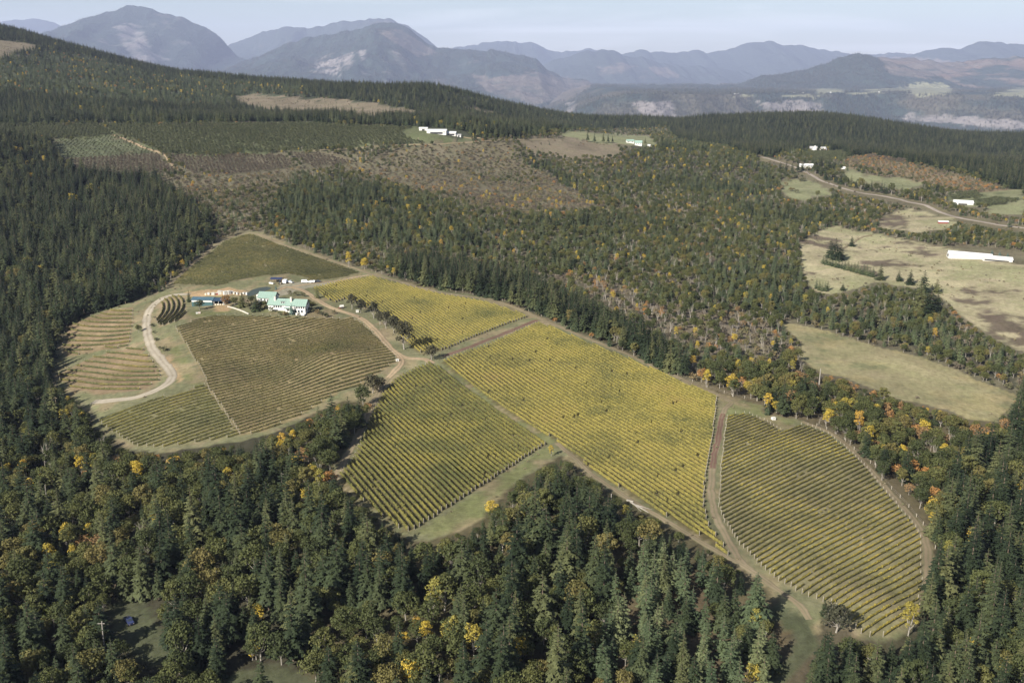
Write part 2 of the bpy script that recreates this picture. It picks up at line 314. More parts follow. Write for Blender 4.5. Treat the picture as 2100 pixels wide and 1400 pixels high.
def mat_ground():
    m, t, o = nodes('ground_mix')
    at = t.nodes.new('ShaderNodeAttribute'); at.attribute_name = 'soil'
    geo = t.nodes.new('ShaderNodeNewGeometry')
    def nz(sc_, det, lo, hi, rough=.6):
        n = t.nodes.new('ShaderNodeTexNoise'); n.inputs['Scale'].default_value = sc_; n.inputs['Detail'].default_value = det; n.inputs['Roughness'].default_value = rough
        r = t.nodes.new('ShaderNodeMapRange'); r.inputs['From Min'].default_value = .3; r.inputs['From Max'].default_value = .7
        r.inputs['To Min'].default_value = lo; r.inputs['To Max'].default_value = hi
        t.links.new(geo.outputs['Position'], n.inputs['Vector']); t.links.new(n.outputs['Fac'], r.inputs['Value']); return n, r
    n1, a = nz(.022, 6, .70, 1.25, .7); n2, b = nz(.35, 5, .70, 1.30, .7)
    mm = t.nodes.new('ShaderNodeMath'); mm.operation = 'MULTIPLY'; t.links.new(a.outputs[0], mm.inputs[0]); t.links.new(b.outputs[0], mm.inputs[1])
    x = t.nodes.new('ShaderNodeVectorMath'); x.operation = 'SCALE'; t.links.new(at.outputs['Vector'], x.inputs[0]); t.links.new(mm.outputs[0], x.inputs['Scale'])
    # patches of greener or browner growth
    n3, c = nz(.045, 5, 0, 1, .75)
    mx_ = t.nodes.new('ShaderNodeMix'); mx_.data_type = 'RGBA'; mx_.blend_type = 'MULTIPLY'
    mx_.inputs['B'].default_value = (.88, .98, .84, 1); t.links.new(c.outputs[0], mx_.inputs['Factor']); t.links.new(x.outputs['Vector'], mx_.inputs['A'])
    p = t.nodes.new('ShaderNodeBsdfPrincipled'); p.inputs['Roughness'].default_value = .95; p.inputs['Specular IOR Level'].default_value = .05
    bp = t.nodes.new('ShaderNodeBump'); bp.inputs['Strength'].default_value = .6; bp.inputs['Distance'].default_value = .5
    t.links.new(n2.outputs['Fac'], bp.inputs['Height']); t.links.new(bp.outputs['Normal'], p.inputs['Normal'])
    t.links.new(mx_.outputs['Result'], p.inputs['Base Color']); t.links.new(p.outputs['BSDF'], o.inputs['Surface'])
    return m

# ------------------------------------------------------------------ helpers: meshes and objects
def mesh_np(name, V, F, mats=(), fm=None, smooth=False):
    """V (n,3), F (m,k) all faces with k corners"""
    V = np.ascontiguousarray(V, np.float32); F = np.ascontiguousarray(F, np.int32)
    me = bpy.data.meshes.new(name); k = F.shape[1]
    me.vertices.add(len(V)); me.vertices.foreach_set('co', V.ravel())
    me.loops.add(F.size); me.loops.foreach_set('vertex_index', F.ravel())
    me.polygons.add(len(F)); me.polygons.foreach_set('loop_start', np.arange(0, F.size, k, dtype=np.int32))
    for m in mats: me.materials.append(m)
    if fm is not None: me.polygons.foreach_set('material_index', np.ascontiguousarray(fm, np.int32))
    if smooth: me.polygons.foreach_set('use_smooth', np.ones(len(F), bool))
    me.update(calc_edges=True); return me
def obj(name, me, parent=None, loc=None, label=None, cat=None, group=None, kind=None, rz=None):
    o = bpy.data.objects.new(name, me); COL.objects.link(o)
    if parent: o.parent = parent
    if loc is not None: o.location = loc
    if rz is not None: o.rotation_euler = (0, 0, rz)
    if label: o['label'] = label
    if cat: o['category'] = cat
    if group: o['group'] = group
    if kind: o['kind'] = kind
    return o
class MB:
    """collects boxes, prisms, tubes of mixed faces into one mesh"""
    def __init__(s): s.v = []; s.f = []
    def add(s, vs_, fs):
        n = len(s.v); s.v += [tuple(p) for p in vs_]; s.f += [tuple(i + n for i in f) for f in fs]; return s
    def box(s, x0, x1, y0, y1, z0, z1, tx=0, ty=0):
        return s.add([(x0,y0,z0),(x1,y0,z0),(x1,y1,z0),(x0,y1,z0),(x0+tx,y0+ty,z1),(x1-tx,y0+ty,z1),(x1-tx,y1-ty,z1),(x0+tx,y1-ty,z1)],
                     [(0,3,2,1),(4,5,6,7),(0,1,5,4),(1,2,6,5),(2,3,7,6),(3,0,4,7)])
    def tube(s, p, q, r0, r1, n=6, cap=True):
        p, q = Vector(p), Vector(q); d = (q - p); d.normalize(); a = d.orthogonal().normalized(); b = d.cross(a)
        vs_ = [p + (a * math.cos(6.2832*k/n) + b * math.sin(6.2832*k/n)) * r0 for k in range(n)] + [q + (a * math.cos(6.2832*k/n) + b * math.sin(6.2832*k/n)) * r1 for k in range(n)]
        fs = [(k, (k+1) % n, n + (k+1) % n, n + k) for k in range(n)]
        if cap: fs += [tuple(range(n))[::-1], tuple(range(n, 2*n))]
        return s.add(vs_, fs)
    def prism(s, pts, y0, y1):          # outline in x,z pulled along y
        n = len(pts)
        return s.add([(x, y0, z) for x, z in pts] + [(x, y1, z) for x, z in pts],
                     [tuple(range(n)), tuple(range(2*n-1, n-1, -1))] + [(k, n + k, n + (k+1) % n, (k+1) % n)[::-1] for k in range(n)])
    def mesh(s, name, *mats):
        me = bpy.data.meshes.new(name); me.from_pydata(s.v, [], s.f); me.validate(); me.update()
        for m in mats: me.materials.append(m)
        return me

# ------------------------------------------------------------------ the land itself
M_GROUND = mat_ground()
XX, YY = np.meshgrid(GX, GY); V = np.stack([XX.ravel(), YY.ravel(), GZ.ravel()], 1)
nx, ny = len(GX), len(GY)
I = (np.arange(ny - 1)[:, None] * nx + np.arange(nx - 1)[None]).ravel()
me = mesh_np('ground', V, np.stack([I, I + 1, I + nx + 1, I + nx], 1), [M_GROUND], smooth=True)
gu, gv, gd = project(V[:, 0], V[:, 1], V[:, 2])
ju, jv = ragged(V[:, 0], V[:, 1], gu, gv)
vis = (gd > 2) & (V[:, 1] > 100)
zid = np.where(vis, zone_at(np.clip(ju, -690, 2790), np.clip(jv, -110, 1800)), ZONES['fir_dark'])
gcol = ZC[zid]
# broad mottling of the fields: burnt and green patches that belong to the soil
fm_ = (zid == ZONES['dry_field']); pt = fbm(V[:, 0] / 38, V[:, 1] / 34 + 3, 5, .65)
k = np.clip((pt - .16) * 6, 0, 1)[:, None] * fm_[:, None]; gcol = gcol * (1 - k) + np.array((.105, .08, .062)) * k
k = np.clip((-pt - .18) * 5, 0, .8)[:, None] * fm_[:, None]; gcol = gcol * (1 - k) + np.array((.205, .19, .112)) * k
fm_ = (zid == ZONES['pasture']); k = np.clip(fbm(V[:, 0] / 40 + 9, V[:, 1] / 30, 5, .65) * 3.2 - .15, 0, .75)[:, None] * fm_[:, None]; gcol = gcol * (1 - k) + np.array((.135, .132, .074)) * k
fm_ = (zid == ZONES['pasture']); k = np.clip(fbm(V[:, 0] / 25 + 2, V[:, 1] / 15 + 7, 4, .6) * 3 - .3, 0, .7)[:, None] * fm_[:, None]; gcol = gcol * (1 - k) + np.array((.24, .195, .11)) * k
fm_ = (zid == ZONES['brush']) | (zid == ZONES['mid_forest']); k = np.clip(fbm(V[:, 0] / 30 + 9, V[:, 1] / 30, 4, .6) * 2.5, 0, .7)[:, None] * fm_[:, None]; gcol = gcol * (1 - k) + np.array((.12, .105, .074)) * k
fm_ = (zid == ZONES['grass']) | (zid == ZONES['headland']); k = np.clip(fbm(V[:, 0] / 16 + 1, V[:, 1] / 16, 4, .6) * 3, 0, .8)[:, None] * fm_[:, None]; gcol = gcol * (1 - k) + np.array((.19, .145, .095)) * k
at = me.attributes.new('soil', 'FLOAT_VECTOR', 'POINT'); at.data.foreach_set('vector', np.ascontiguousarray(gcol, np.float32).ravel())
obj('ground', me, kind='structure')
print('ground', round(time.time() - T0, 1), len(V))

CLEAR_PX = [(590,632,24),(545,615,14),(425,620,20),(575,575,18),(640,578,14),(2010,525,48),(1975,417,26),(1655,342,26),(1672,306,26),(1695,306,14),(1732,345,10),(1935,457,10),(897,272,50),(930,280,18),(1312,294,22),(265,1275,12),(1320,1040,9),(1545,1255,9),(1680,800,6)]       # (u, v, radius in metres) kept free of scattered plants
# ------------------------------------------------------------------ tracks and roads, draped on the land
def mat_track(name, rut, verge, grassy):
    """wheel ruts, a weedy crown between them and worn, grown-over edges"""
    m, t, o = nodes(name); at = t.nodes.new('ShaderNodeAttribute'); at.attribute_name = 'rut'; geo = t.nodes.new('ShaderNodeNewGeometry')
    n = t.nodes.new('ShaderNodeTexNoise'); n.inputs['Scale'].default_value = .45; n.inputs['Detail'].default_value = 6; n.inputs['Roughness'].default_value = .7
    n2 = t.nodes.new('ShaderNodeTexNoise'); n2.inputs['Scale'].default_value = .06; n2.inputs['Detail'].default_value = 4
    t.links.new(geo.outputs['Position'], n.inputs['Vector']); t.links.new(geo.outputs['Position'], n2.inputs['Vector'])
    a = t.nodes.new('ShaderNodeMath'); a.operation = 'MULTIPLY_ADD'; a.inputs[1].default_value = 1.5; a.inputs[2].default_value = -.75 - grassy
    b = t.nodes.new('ShaderNodeMath'); b.use_clamp = True; t.links.new(n.outputs['Fac'], a.inputs[0]); t.links.new(a.outputs[0], b.inputs[0]); t.links.new(at.outputs['Fac'], b.inputs[1])
    mx = t.nodes.new('ShaderNodeMix'); mx.data_type = 'RGBA'; mx.inputs['A'].default_value = (*verge, 1); mx.inputs['B'].default_value = (*rut, 1); t.links.new(b.outputs[0], mx.inputs['Factor'])
    r = t.nodes.new('ShaderNodeMapRange'); r.inputs['From Min'].default_value = .3; r.inputs['From Max'].default_value = .7; r.inputs['To Min'].default_value = .78; r.inputs['To Max'].default_value = 1.18; t.links.new(n2.outputs['Fac'], r.inputs['Value'])
    x = t.nodes.new('ShaderNodeVectorMath'); x.operation = 'SCALE'; t.links.new(mx.outputs['Result'], x.inputs[0]); t.links.new(r.outputs[0], x.inputs['Scale'])
    p = t.nodes.new('ShaderNodeBsdfPrincipled'); p.inputs['Roughness'].default_value = .95; p.inputs['Specular IOR Level'].default_value = .04
    t.links.new(x.outputs['Vector'], p.inputs['Base Color']); t.links.new(p.outputs['BSDF'], o.inputs['Surface']); return m
M_DIRT = mat_track('track_dirt', (.29, .215, .14), (.135, .12, .072), .05)
M_RED = mat_track('track_red_soil', (.115, .066, .052), (.15, .125, .08), .0)
M_GRASSY = mat_track('track_worn_grass', (.20, .155, .105), (.13, .118, .07), .22)
M_GRAVEL = mat_track('drive_gravel', (.27, .24, .19), (.17, .145, .10), -.05)
M_ROAD = mat_track('road_surface', (.23, .20, .17), (.17, .14, .10), -.25)
def smooth_line(P, step):
    P = np.asarray(P, float)
    Q = np.concatenate([[2 * P[0] - P[1]], P, [2 * P[-1] - P[-2]]]); out = []
    for k in range(1, len(Q) - 2):
        n = max(2, int(np.linalg.norm(Q[k + 1] - Q[k]) / step)); t = np.linspace(0, 1, n, endpoint=False)[:, None]
        out.append(.5 * ((2 * Q[k]) + (Q[k + 1] - Q[k - 1]) * t + (2 * Q[k - 1] - 5 * Q[k] + 4 * Q[k + 1] - Q[k + 2]) * t ** 2 + (3 * Q[k] - Q[k - 1] - 3 * Q[k + 1] + Q[k + 2]) * t ** 3))
    return np.concatenate(out + [Q[-2:-1]])
def track(name, px, width, mat, lift=.09, edge=.35):
    P = smooth_line(unproject(px)[:, :2], 2.0)
    d = np.gradient(P, axis=0); d /= np.linalg.norm(d, axis=1)[:, None] + 1e-9; n = np.stack([-d[:, 1], d[:, 0]], 1)
    s = np.cumsum(np.r_[0, np.linalg.norm(np.diff(P, axis=0), axis=1)]); m = 9; rows = []; ruts = []
    wl = width / 2 + fbm(s / 5, s * 0 + width, 3) * edge * 2.6; wr = width / 2 + fbm(s / 5, s * 0 + 77 + width, 3) * edge * 2
    for k in range(m):
        f = k / (m - 1); off = -wl * (1 - f) + wr * f; X = P + n * off[:, None]
        up = lift * (1 if 0 < k < m - 1 else .15)
        ruts.append(np.full(len(P), (0, .55, 1, .8, .35, .8, 1, .55, 0)[k]))
        rows.append(np.concatenate([X, (ground(X[:, 0], X[:, 1]) + up)[:, None]], 1))
    V = np.stack(rows, 1).reshape(-1, 3); I = (np.arange(len(P) - 1)[:, None] * m + np.arange(m - 1)[None]).ravel()
    me = mesh_np(name, V, np.stack([I, I + 1, I + m + 1, I + m], 1)[:, ::-1], [mat], smooth=True)
    at = me.attributes.new('rut', 'FLOAT', 'POINT'); at.data.foreach_set('value', np.ascontiguousarray(np.stack(ruts, 1).ravel(), np.float32))
    return obj(name, me, kind='structure')
track('gravel_drive', [(190,824),(217,822),(267,817),(300,808),(333,793),(353,775),(350,760),(330,737),(310,710),(302,680),(302,647),(313,627),(333,612),(353,605),(390,603)], 6.0, M_GRAVEL)
track('dirt_track', [(560,600),(585,589),(599,590),(617,594),(632,602),(652,616),(675,629),(700,638),(725,646),(748,658),(768,676),(789,700),(805,718),(818,727),(836,734),(870,736),(888,745)], 4.6, M_DIRT)
track('dirt_track', [(805,719),(818,729),(824,740),(820,750),(808,762),(795,775)], 4.0, M_DIRT, .14)
track('worn_track', [(795,775),(783,793),(767,822),(750,860),(728,905),(700,955),(686,985)], 4.0, M_GRASSY)
track('dirt_track', [(600,588),(629,583),(690,576),(730,568),(756,564)], 3.6, M_DIRT, .12)
track('worn_track', [(318,604),(338,589),(352,578),(390,545),(440,505),(463,490),(500,479)], 3.2, M_GRASSY)
track('worn_track', [(500,479),(525,479),(567,496),(640,521),(700,541),(750,558),(763,563),(833,581),(900,599),(1000,614),(1060,632),(1100,650),(1167,678),(1233,705),(1300,732),(1400,778),(1471,809),(1500,824)], 3.6, M_GRASSY)
track('red_soil_track', [(1102,656),(1070,669),(1033,684),(983,704),(933,722),(908,731)], 4.2, M_RED)
track('red_soil_track', [(1483,848),(1476,880),(1471,909),(1464,940),(1461,960)], 3.0, M_RED, .14)
track('worn_track', [(1500,826),(1484,846),(1472,905),(1461,956),(1459,1007),(1467,1054),(1486,1094),(1518,1148),(1541,1168)], 3.2, M_GRASSY, .08)
track('worn_track', [(1645,864),(1706,889),(1753,928),(1793,972),(1832,1018),(1871,1062),(1896,1101),(1904,1141),(1901,1196),(1892,1243),(1890,1262)], 3.4, M_GRASSY)
track('worn_track', [(1142,908),(1180,940),(1211,970),(1289,1022),(1400,1088),(1470,1130),(1541,1170),(1596,1210),(1640,1240),(1660,1270)], 2.6, M_GRASSY)
track('country_road', [(1560,322),(1600,333),(1640,347),(1660,357),(1681,369),(1703,377),(1731,387),(1767,396),(1820,404),(1883,418),(1933,437),(1983,450),(2067,464),(2160,474),(2300,488)], 6.0, M_ROAD, .35)
track('farm_track', [(232,277),(280,296),(335,316),(350,335),(374,356)], 5.0, M_DIRT, .3)
track('farm_track', [(985,283),(965,284),(945,280),(932,278)], 4.0, M_DIRT, .3)
track('farm_track', [(640,309),(760,301),(900,296),(985,290),(1060,287),(1130,285)], 4.0, M_GRASSY, .3)
track('farm_track', [(1725,512),(1745,500),(1765,488),(1790,482)], 3.0, M_GRASSY, .3)

# ------------------------------------------------------------------ far land: the valley floor and the ranges
FARLAB = np.zeros_like(LAB)
def far_zone(zid, *polys):
    global LAB
    keep = LAB; LAB = FARLAB; ZONES['_f'] = zid
    for p in polys: zone('_f', p)
    LAB = keep; del ZONES['_f']
far_zone(1, [(237,52),(290,53),(300,83),(313,110),(350,123),(300,130),(277,125),(253,93),(237,67)], [(700,110),(730,103),(722,133),(705,147)], [(738,104),(752,104),(744,132)], [(628,150),(700,115),(700,156)],
         [(1160,211),(1182,211),(1178,245),(1164,243)], [(1296,212),(1386,212),(1386,256),(1330,250)], [(1555,212),(1685,206),(1690,232),(1565,236)], [(1850,248),(1866,232),(1967,238),(2110,252),(2110,270)])
far_zone(2, [(967,157),(1033,157),(1100,147),(1143,157),(1222,170),(1170,205),(1100,216),(1000,190)], [(1220,153),(1260,130),(1310,137),(1267,152)], [(1800,115),(1826,153),(1900,163),(1940,150),(1985,133),(1967,129),(1877,118)], [(1330,138),(1370,140),(1400,160),(1350,158)], [(780,70),(820,60),(900,110),(860,120)])
far_zone(3, [(1853,186),(1870,175),(1930,169),(1952,180),(1953,193),(1880,196)], [(1733,192),(1853,180),(1853,187),(1740,196)], [(2028,198),(2083,182),(2110,181),(2110,199)], [(1668,194),(1680,181),(1728,184),(1732,192)], [(1600,197),(1660,192),(1668,200),(1600,201)], [(1500,200),(1530,196),(1566,200)])
def far_attr(me, V, seed):
    u_, v_, d_ = project(V[:, 0], V[:, 1], V[:, 2]); n_ = fbm(V[:, 0] / 290 + seed, V[:, 1] / 290 + V[:, 2] / 140, 4, .65)
    i = np.clip(np.round(u_ + n_ * 14).astype(int) + MU, 0, LAB.shape[1] - 1); j = np.clip(np.round(v_ + n_ * 9).astype(int) + MV, 0, LAB.shape[0] - 1)
    f = FARLAB[j, i]; a_ = np.stack([(f == 1) * np.clip(.75 + n_ * 1.6, 0, 1), (f == 2) * np.clip(.85 + n_ * 1.2, 0, 1), (f == 3) * 1.0], 1)
    at_ = me.attributes.new('cover', 'FLOAT_VECTOR', 'POINT'); at_.data.foreach_set('vector', np.ascontiguousarray(a_, np.float32).ravel())
    return f
def mat_mountain(name, forest, rock, rock_amt, cut, cut_amt, scale):
    m, t, o = nodes(name); geo = t.nodes.new('ShaderNodeNewGeometry')
    def nz(s_, det, lo, hi, rough=.6):
        n = t.nodes.new('ShaderNodeTexNoise'); n.inputs['Scale'].default_value = s_; n.inputs['Detail'].default_value = det; n.inputs['Roughness'].default_value = rough
        r = t.nodes.new('ShaderNodeMapRange'); r.inputs['From Min'].default_value = lo; r.inputs['From Max'].default_value = hi
        t.links.new(geo.outputs['Position'], n.inputs['Vector']); t.links.new(n.outputs['Fac'], r.inputs['Value']); return n, r
    n1, r1 = nz(scale * 2.2, 8, 1 - rock_amt - .06, 1 - rock_amt + .05, .66)
    n2, r2 = nz(scale * .8, 6, 1 - cut_amt - .04, 1 - cut_amt + .03, .62)
    n3, r3 = nz(.013, 6, .25, .75, .7)
    a = t.nodes.new('ShaderNodeMix'); a.data_type = 'RGBA'; a.inputs['A'].default_value = (*forest, 1); a.inputs['B'].default_value = (*cut, 1); t.links.new(r2.outputs[0], a.inputs['Factor'])
    b = t.nodes.new('ShaderNodeMix'); b.data_type = 'RGBA'; b.inputs['B'].default_value = (*rock, 1); t.links.new(a.outputs['Result'], b.inputs['A']); t.links.new(r1.outputs[0], b.inputs['Factor'])
    at_ = t.nodes.new('ShaderNodeAttribute'); at_.attribute_name = 'cover'; sp_ = t.nodes.new('ShaderNodeSeparateXYZ'); t.links.new(at_.outputs['Vector'], sp_.inputs[0])
    for ch, cc_ in ((0, (.17, .155, .145)), (1, (.105, .09, .075)), (2, (.17, .17, .11))):
        nb = t.nodes.new('ShaderNodeMix'); nb.data_type = 'RGBA'; nb.inputs['B'].default_value = (*cc_, 1); t.links.new(sp_.outputs[ch], nb.inputs['Factor']); t.links.new(b.outputs['Result'], nb.inputs['A']); b = nb
    v = t.nodes.new('ShaderNodeMapRange'); v.inputs['To Min'].default_value = .6; v.inputs['To Max'].default_value = 1.4; t.links.new(r3.outputs[0], v.inputs['Value'])
    x = t.nodes.new('ShaderNodeVectorMath'); x.operation = 'SCALE'; t.links.new(b.outputs['Result'], x.inputs[0]); t.links.new(v.outputs[0], x.inputs['Scale'])
    p = t.nodes.new('ShaderNodeBsdfPrincipled'); p.inputs['Roughness'].default_value = .95; p.inputs['Specular IOR Level'].default_value = .03
    bp = t.nodes.new('ShaderNodeBump'); bp.inputs['Strength'].default_value = 1.0; bp.inputs['Distance'].default_value = 32
    t.links.new(n3.outputs['Fac'], bp.inputs['Height']); t.links.new(bp.outputs['Normal'], p.inputs['Normal'])
    t.links.new(x.outputs['Vector'], p.inputs['Base Color']); t.links.new(p.outputs['BSDF'], o.inputs['Surface']); return m
FOR = (.030, .042, .034)
MM_NEAR = mat_mountain('mountain_wood', FOR, (.12, .11, .10), .36, (.08, .07, .055), .30, .0005)
MM_FAR = mat_mountain('mountain_far', (.035, .045, .04), (.10, .09, .08), .30, (.08, .07, .06), .34, .0003)
MM_CUT = mat_mountain('mountain_clearcut', FOR, (.13, .11, .09), .40, (.12, .09, .07), .46, .0008)
MM_PLATEAU = mat_mountain('plateau_land', FOR, (.13, .13, .08), .34, (.07, .065, .045), .46, .0006)
MSURF = {}
def mountain(name, prof, D, front, back, mat, zb=-540, spur=.22, nscale=900, seed=0, nx=220, ny=80, power=1.15, rough=1.0):
    F = 2.6 if D < 12000 else 2.1 if D < 15000 else 1.85
    if name == 'hill': F = 2.2
    D *= F; front *= F; back *= F; nscale *= F
    prof = np.array(prof, float); a, b, c = ray(prof[:, 0], prof[:, 1]); px = D * a / b; pz = CAM_Z + D * c / b
    X = np.linspace(px[0], px[-1], nx); top = np.interp(X, px, pz)
    ker = np.ones(3) / 3; top = np.convolve(np.pad(top, 1, 'edge'), ker, 'valid')
    top = top + fbm(X / (D * .009) + seed, X * 0 + seed, 4, .55) * D * .0022 * rough
    t = np.concatenate([np.linspace(-1, 0, int(ny * .7), endpoint=False), np.linspace(0, 1, ny - int(ny * .7))])
    Y = np.where(t < 0, D + t * front, D + t * back)
    XG, TG = np.meshgrid(X, t); YG = np.meshgrid(X, Y)[1]
    s = (1 - np.abs(TG)) ** power
    ridge = 1 - 2 * np.abs(fbm(XG / nscale + seed * 3.7 + TG * .55 * (1 + .6 * fbm(XG / 2500, TG, 2)), TG * 1.1 + seed, 5, .55))
    Z = zb + (top[None] - zb) * np.clip(s * (1 + spur * (ridge - .75) * (1 - s ** 3) * 1.6), 0, 1.0)
    Z += fbm(XG / (nscale * .18) + seed, YG / (nscale * .18), 4, .6) * (top[None] - zb) * .07 * (1 - s ** 4) * (s > .02)
    V = np.stack([XG.ravel(), YG.ravel(), Z.ravel()], 1); n = nx
    I = (np.arange(len(t) - 1)[:, None] * n + np.arange(n - 1)[None]).ravel()
    me = mesh_np(name, V, np.stack([I, I + 1, I + n + 1, I + n], 1), [mat], smooth=True); far_attr(me, V, seed); obj(name, me, kind='structure')
    MSURF[name + str(seed)] = (X, Y, Z)
mountain('mountain', [(-900,330),(-500,240),(-200,170),(0,120),(110,72),(170,38),(205,30),(240,22),(270,12),(300,16),(335,30),(380,38),(420,55),(455,82),(480,112),(520,128),(600,165),(700,215),(800,260)], 8600, 3600, 2600, MM_NEAR, seed=1, nx=380, ny=130)
mountain('mountain', [(250,300),(400,200),(500,128),(560,100),(620,80),(650,76),(690,68),(730,64),(765,52),(800,45),(825,50),(850,68),(880,90),(905,98),(960,104),(1000,104),(1030,103),(1060,114),(1100,120),(1120,140),(1150,158),(1200,164),(1240,190),(1300,225),(1400,270)], 7600, 2700, 2500, MM_NEAR, seed=2, nx=380, ny=130)
mountain('mountain', [(300,190),(420,110),(490,84),(540,66),(580,56),(640,60),(680,48),(720,42),(760,40),(800,40),(840,54),(900,100),(1000,150),(1100,200)], 10800, 2500, 2500, MM_FAR, seed=3)
mountain('mountain', [(880,160),(930,96),(960,92),(1000,88),(1030,86),(1060,87),(1090,89),(1110,98),(1150,106),(1185,106),(1210,100),(1250,112),(1400,160)], 17500, 4000, 4000, MM_FAR, seed=4, nscale=1800)
mountain('mountain', [(1050,190),(1120,130),(1165,116),(1200,107),(1230,102),(1260,106),(1290,117),(1320,118),(1350,128),(1400,135),(1450,138),(1520,145),(1560,160),(1650,200)], 12500, 3600, 3000, MM_FAR, seed=5, nscale=1300)
mountain('mountain', [(1180,160),(1260,112),(1310,104),(1370,108),(1420,103),(1450,110),(1490,101),(1520,92),(1550,86),(1580,85),(1610,92),(1660,97),(1700,104),(1740,112),(1800,112),(1850,110),(1900,114),(2000,130)], 16000, 4500, 4000, MM_FAR, seed=6, nscale=1800)
mountain('mountain', [(1700,180),(1860,118),(1900,104),(1935,98),(1965,104),(1985,94),(2015,87),(2040,88),(2100,92),(2200,80),(2400,90),(2800,140)], 12500, 3500, 3000, MM_FAR, seed=7, nscale=1400)
mountain('mountain', [(-700,90),(-400,40),(-100,60),(20,44),(45,40),(75,40),(110,48),(160,60),(300,120)], 19000, 4000, 4000, MM_FAR, seed=8, nscale=2000)
# across the river: wooded hill, clearcut shoulder, plateau and bluff
mountain('hill', [(1360,240),(1440,196),(1500,188),(1530,172),(1560,158),(1600,150),(1650,144),(1690,132),(1720,120),(1755,112),(1780,111),(1805,120),(1850,135),(1900,150),(1960,170),(2050,200)], 7200, 900, 1500, MM_NEAR, seed=9, nscale=500, spur=.12, zb=-200, power=.9)
mountain('hill', [(1700,210),(1770,140),(1800,117),(1850,119),(1890,123),(1930,128),(1975,128),(2010,122),(2050,119),(2100,118),(2250,105),(2500,120),(2800,180)], 7900, 1500, 1500, MM_CUT, seed=10, nscale=500, spur=.12, zb=-200, power=.9)
mountain('hill', [(1380,240),(1420,180),(1450,172),(1490,180),(1560,200),(1650,230)], 7600, 700, 900, MM_NEAR, seed=12, nscale=500, spur=.1, zb=-220)
# the plateau: a bluff edge facing us, a gently rising top behind
PF = 2.2
X = np.linspace(150, 5200, 300) * PF; edge = 5250 * PF + fbm(X / 1300, X * 0 + 2, 4) * 900
YR = np.concatenate([np.linspace(-1700, 0, 46, endpoint=False), np.linspace(0, 200, 6, endpoint=False), np.linspace(200, 2600 * PF, 40)])
XG, TG = np.meshgrid(X, YR); YG = edge[None] + TG
lip = CAM_Z - 5250 * PF * 0.0196 + np.interp(X / PF, [150, 420, 560, 1500, 5200], [-330, -90, 0, 0, -12])
zt = lip[None] + np.clip(TG, 0, None) * .006 + fbm(XG / 570, YG / 570, 3) * 16
f = np.clip(1 + TG / 1700, 0, 1) ** 1.5
ZG = np.where(TG < 0, -535 + (zt + 535) * f + fbm(XG / 200, YG / 350, 4, .6) * 100 * f * (1 - f) * 2.2, zt)
V = np.stack([XG.ravel(), YG.ravel(), ZG.ravel()], 1); I = (np.arange(len(YR) - 1)[:, None] * len(X) + np.arange(len(X) - 1)[None]).ravel()
me = mesh_np('plateau', V, np.stack([I, I + 1, I + len(X) + 1, I + len(X)], 1), [MM_PLATEAU], smooth=True); far_attr(me, V, 20); obj('plateau', me, kind='structure')
PLAT = (X, edge, YR, ZG)
g = np.array([(-70000, 4400, -528), (70000, 4400, -528), (70000, 41800, -528), (-70000, 41800, -528)], float)
obj('valley_floor', mesh_np('valley_floor', g, np.array([[0, 1, 2, 3]]), [MM_FAR]), kind='structure')
print('mountains', round(time.time() - T0, 1))

# ------------------------------------------------------------------ tree shapes
M_BARK = mat_plain('bark_brown', (.11, .085, .065), .95, .3, 1.5, spec=.05)
M_BARKP = mat_plain('bark_pale', (.24, .22, .19), .95, .25, 1.5, spec=.05)
M_BARE = mat_plain('bark_bleached', (.27, .245, .21), .95, .25, 1.5, spec=.05)
M_FIR = mat_leaf('fir_needles', [(0, (.013, .020, .010)), (.45, (.026, .036, .017)), (.8, (.045, .055, .025)), (1, (.082, .086, .036))], .06)
M_YFIR = mat_leaf('young_fir_needles', [(0, (.038, .054, .028)), (.6, (.064, .082, .040)), (1, (.10, .112, .052))], .06)
M_SPRUCE = mat_leaf('spruce_needles', [(0, (.085, .125, .105)), (1, (.11, .15, .125))], .06)
M_OAK = mat_leaf('oak_leaves', [(0, (.040, .050, .020)), (.5, (.068, .077, .027)), (.85, (.10, .10, .034)), (1, (.135, .112, .04))], .2)
M_MAPLE = mat_leaf('maple_leaves', [(0, (.17, .165, .045)), (.35, (.34, .265, .05)), (.8, (.42, .31, .05)), (1, (.38, .235, .05))], .25)
M_RUST = mat_leaf('rust_leaves', [(0, (.17, .115, .06)), (.5, (.22, .13, .055)), (1, (.30, .155, .05))], .2)
M_DIMOAK = mat_leaf('old_oak_leaves', [(0, (.045, .046, .028)), (1, (.06, .055, .03))], .12)
M_BRUSH = mat_leaf('brush_twigs', [(0, (.085, .072, .052)), (.5, (.135, .11, .08)), (.8, (.13, .12, .062)), (1, (.19, .135, .07))], .1)
M_SHRUB = mat_leaf('shrub_leaves', [(0, (.07, .075, .04)), (.6, (.11, .105, .055)), (1, (.16, .12, .06))], .15)
M_ORCH = mat_leaf('orchard_leaves', [(0, (.058, .068, .034)), (1, (.085, .09, .045))], .15)
M_ORCHB = mat_leaf('orchard_twigs', [(0, (.078, .064, .048)), (1, (.105, .085, .06))], .1)

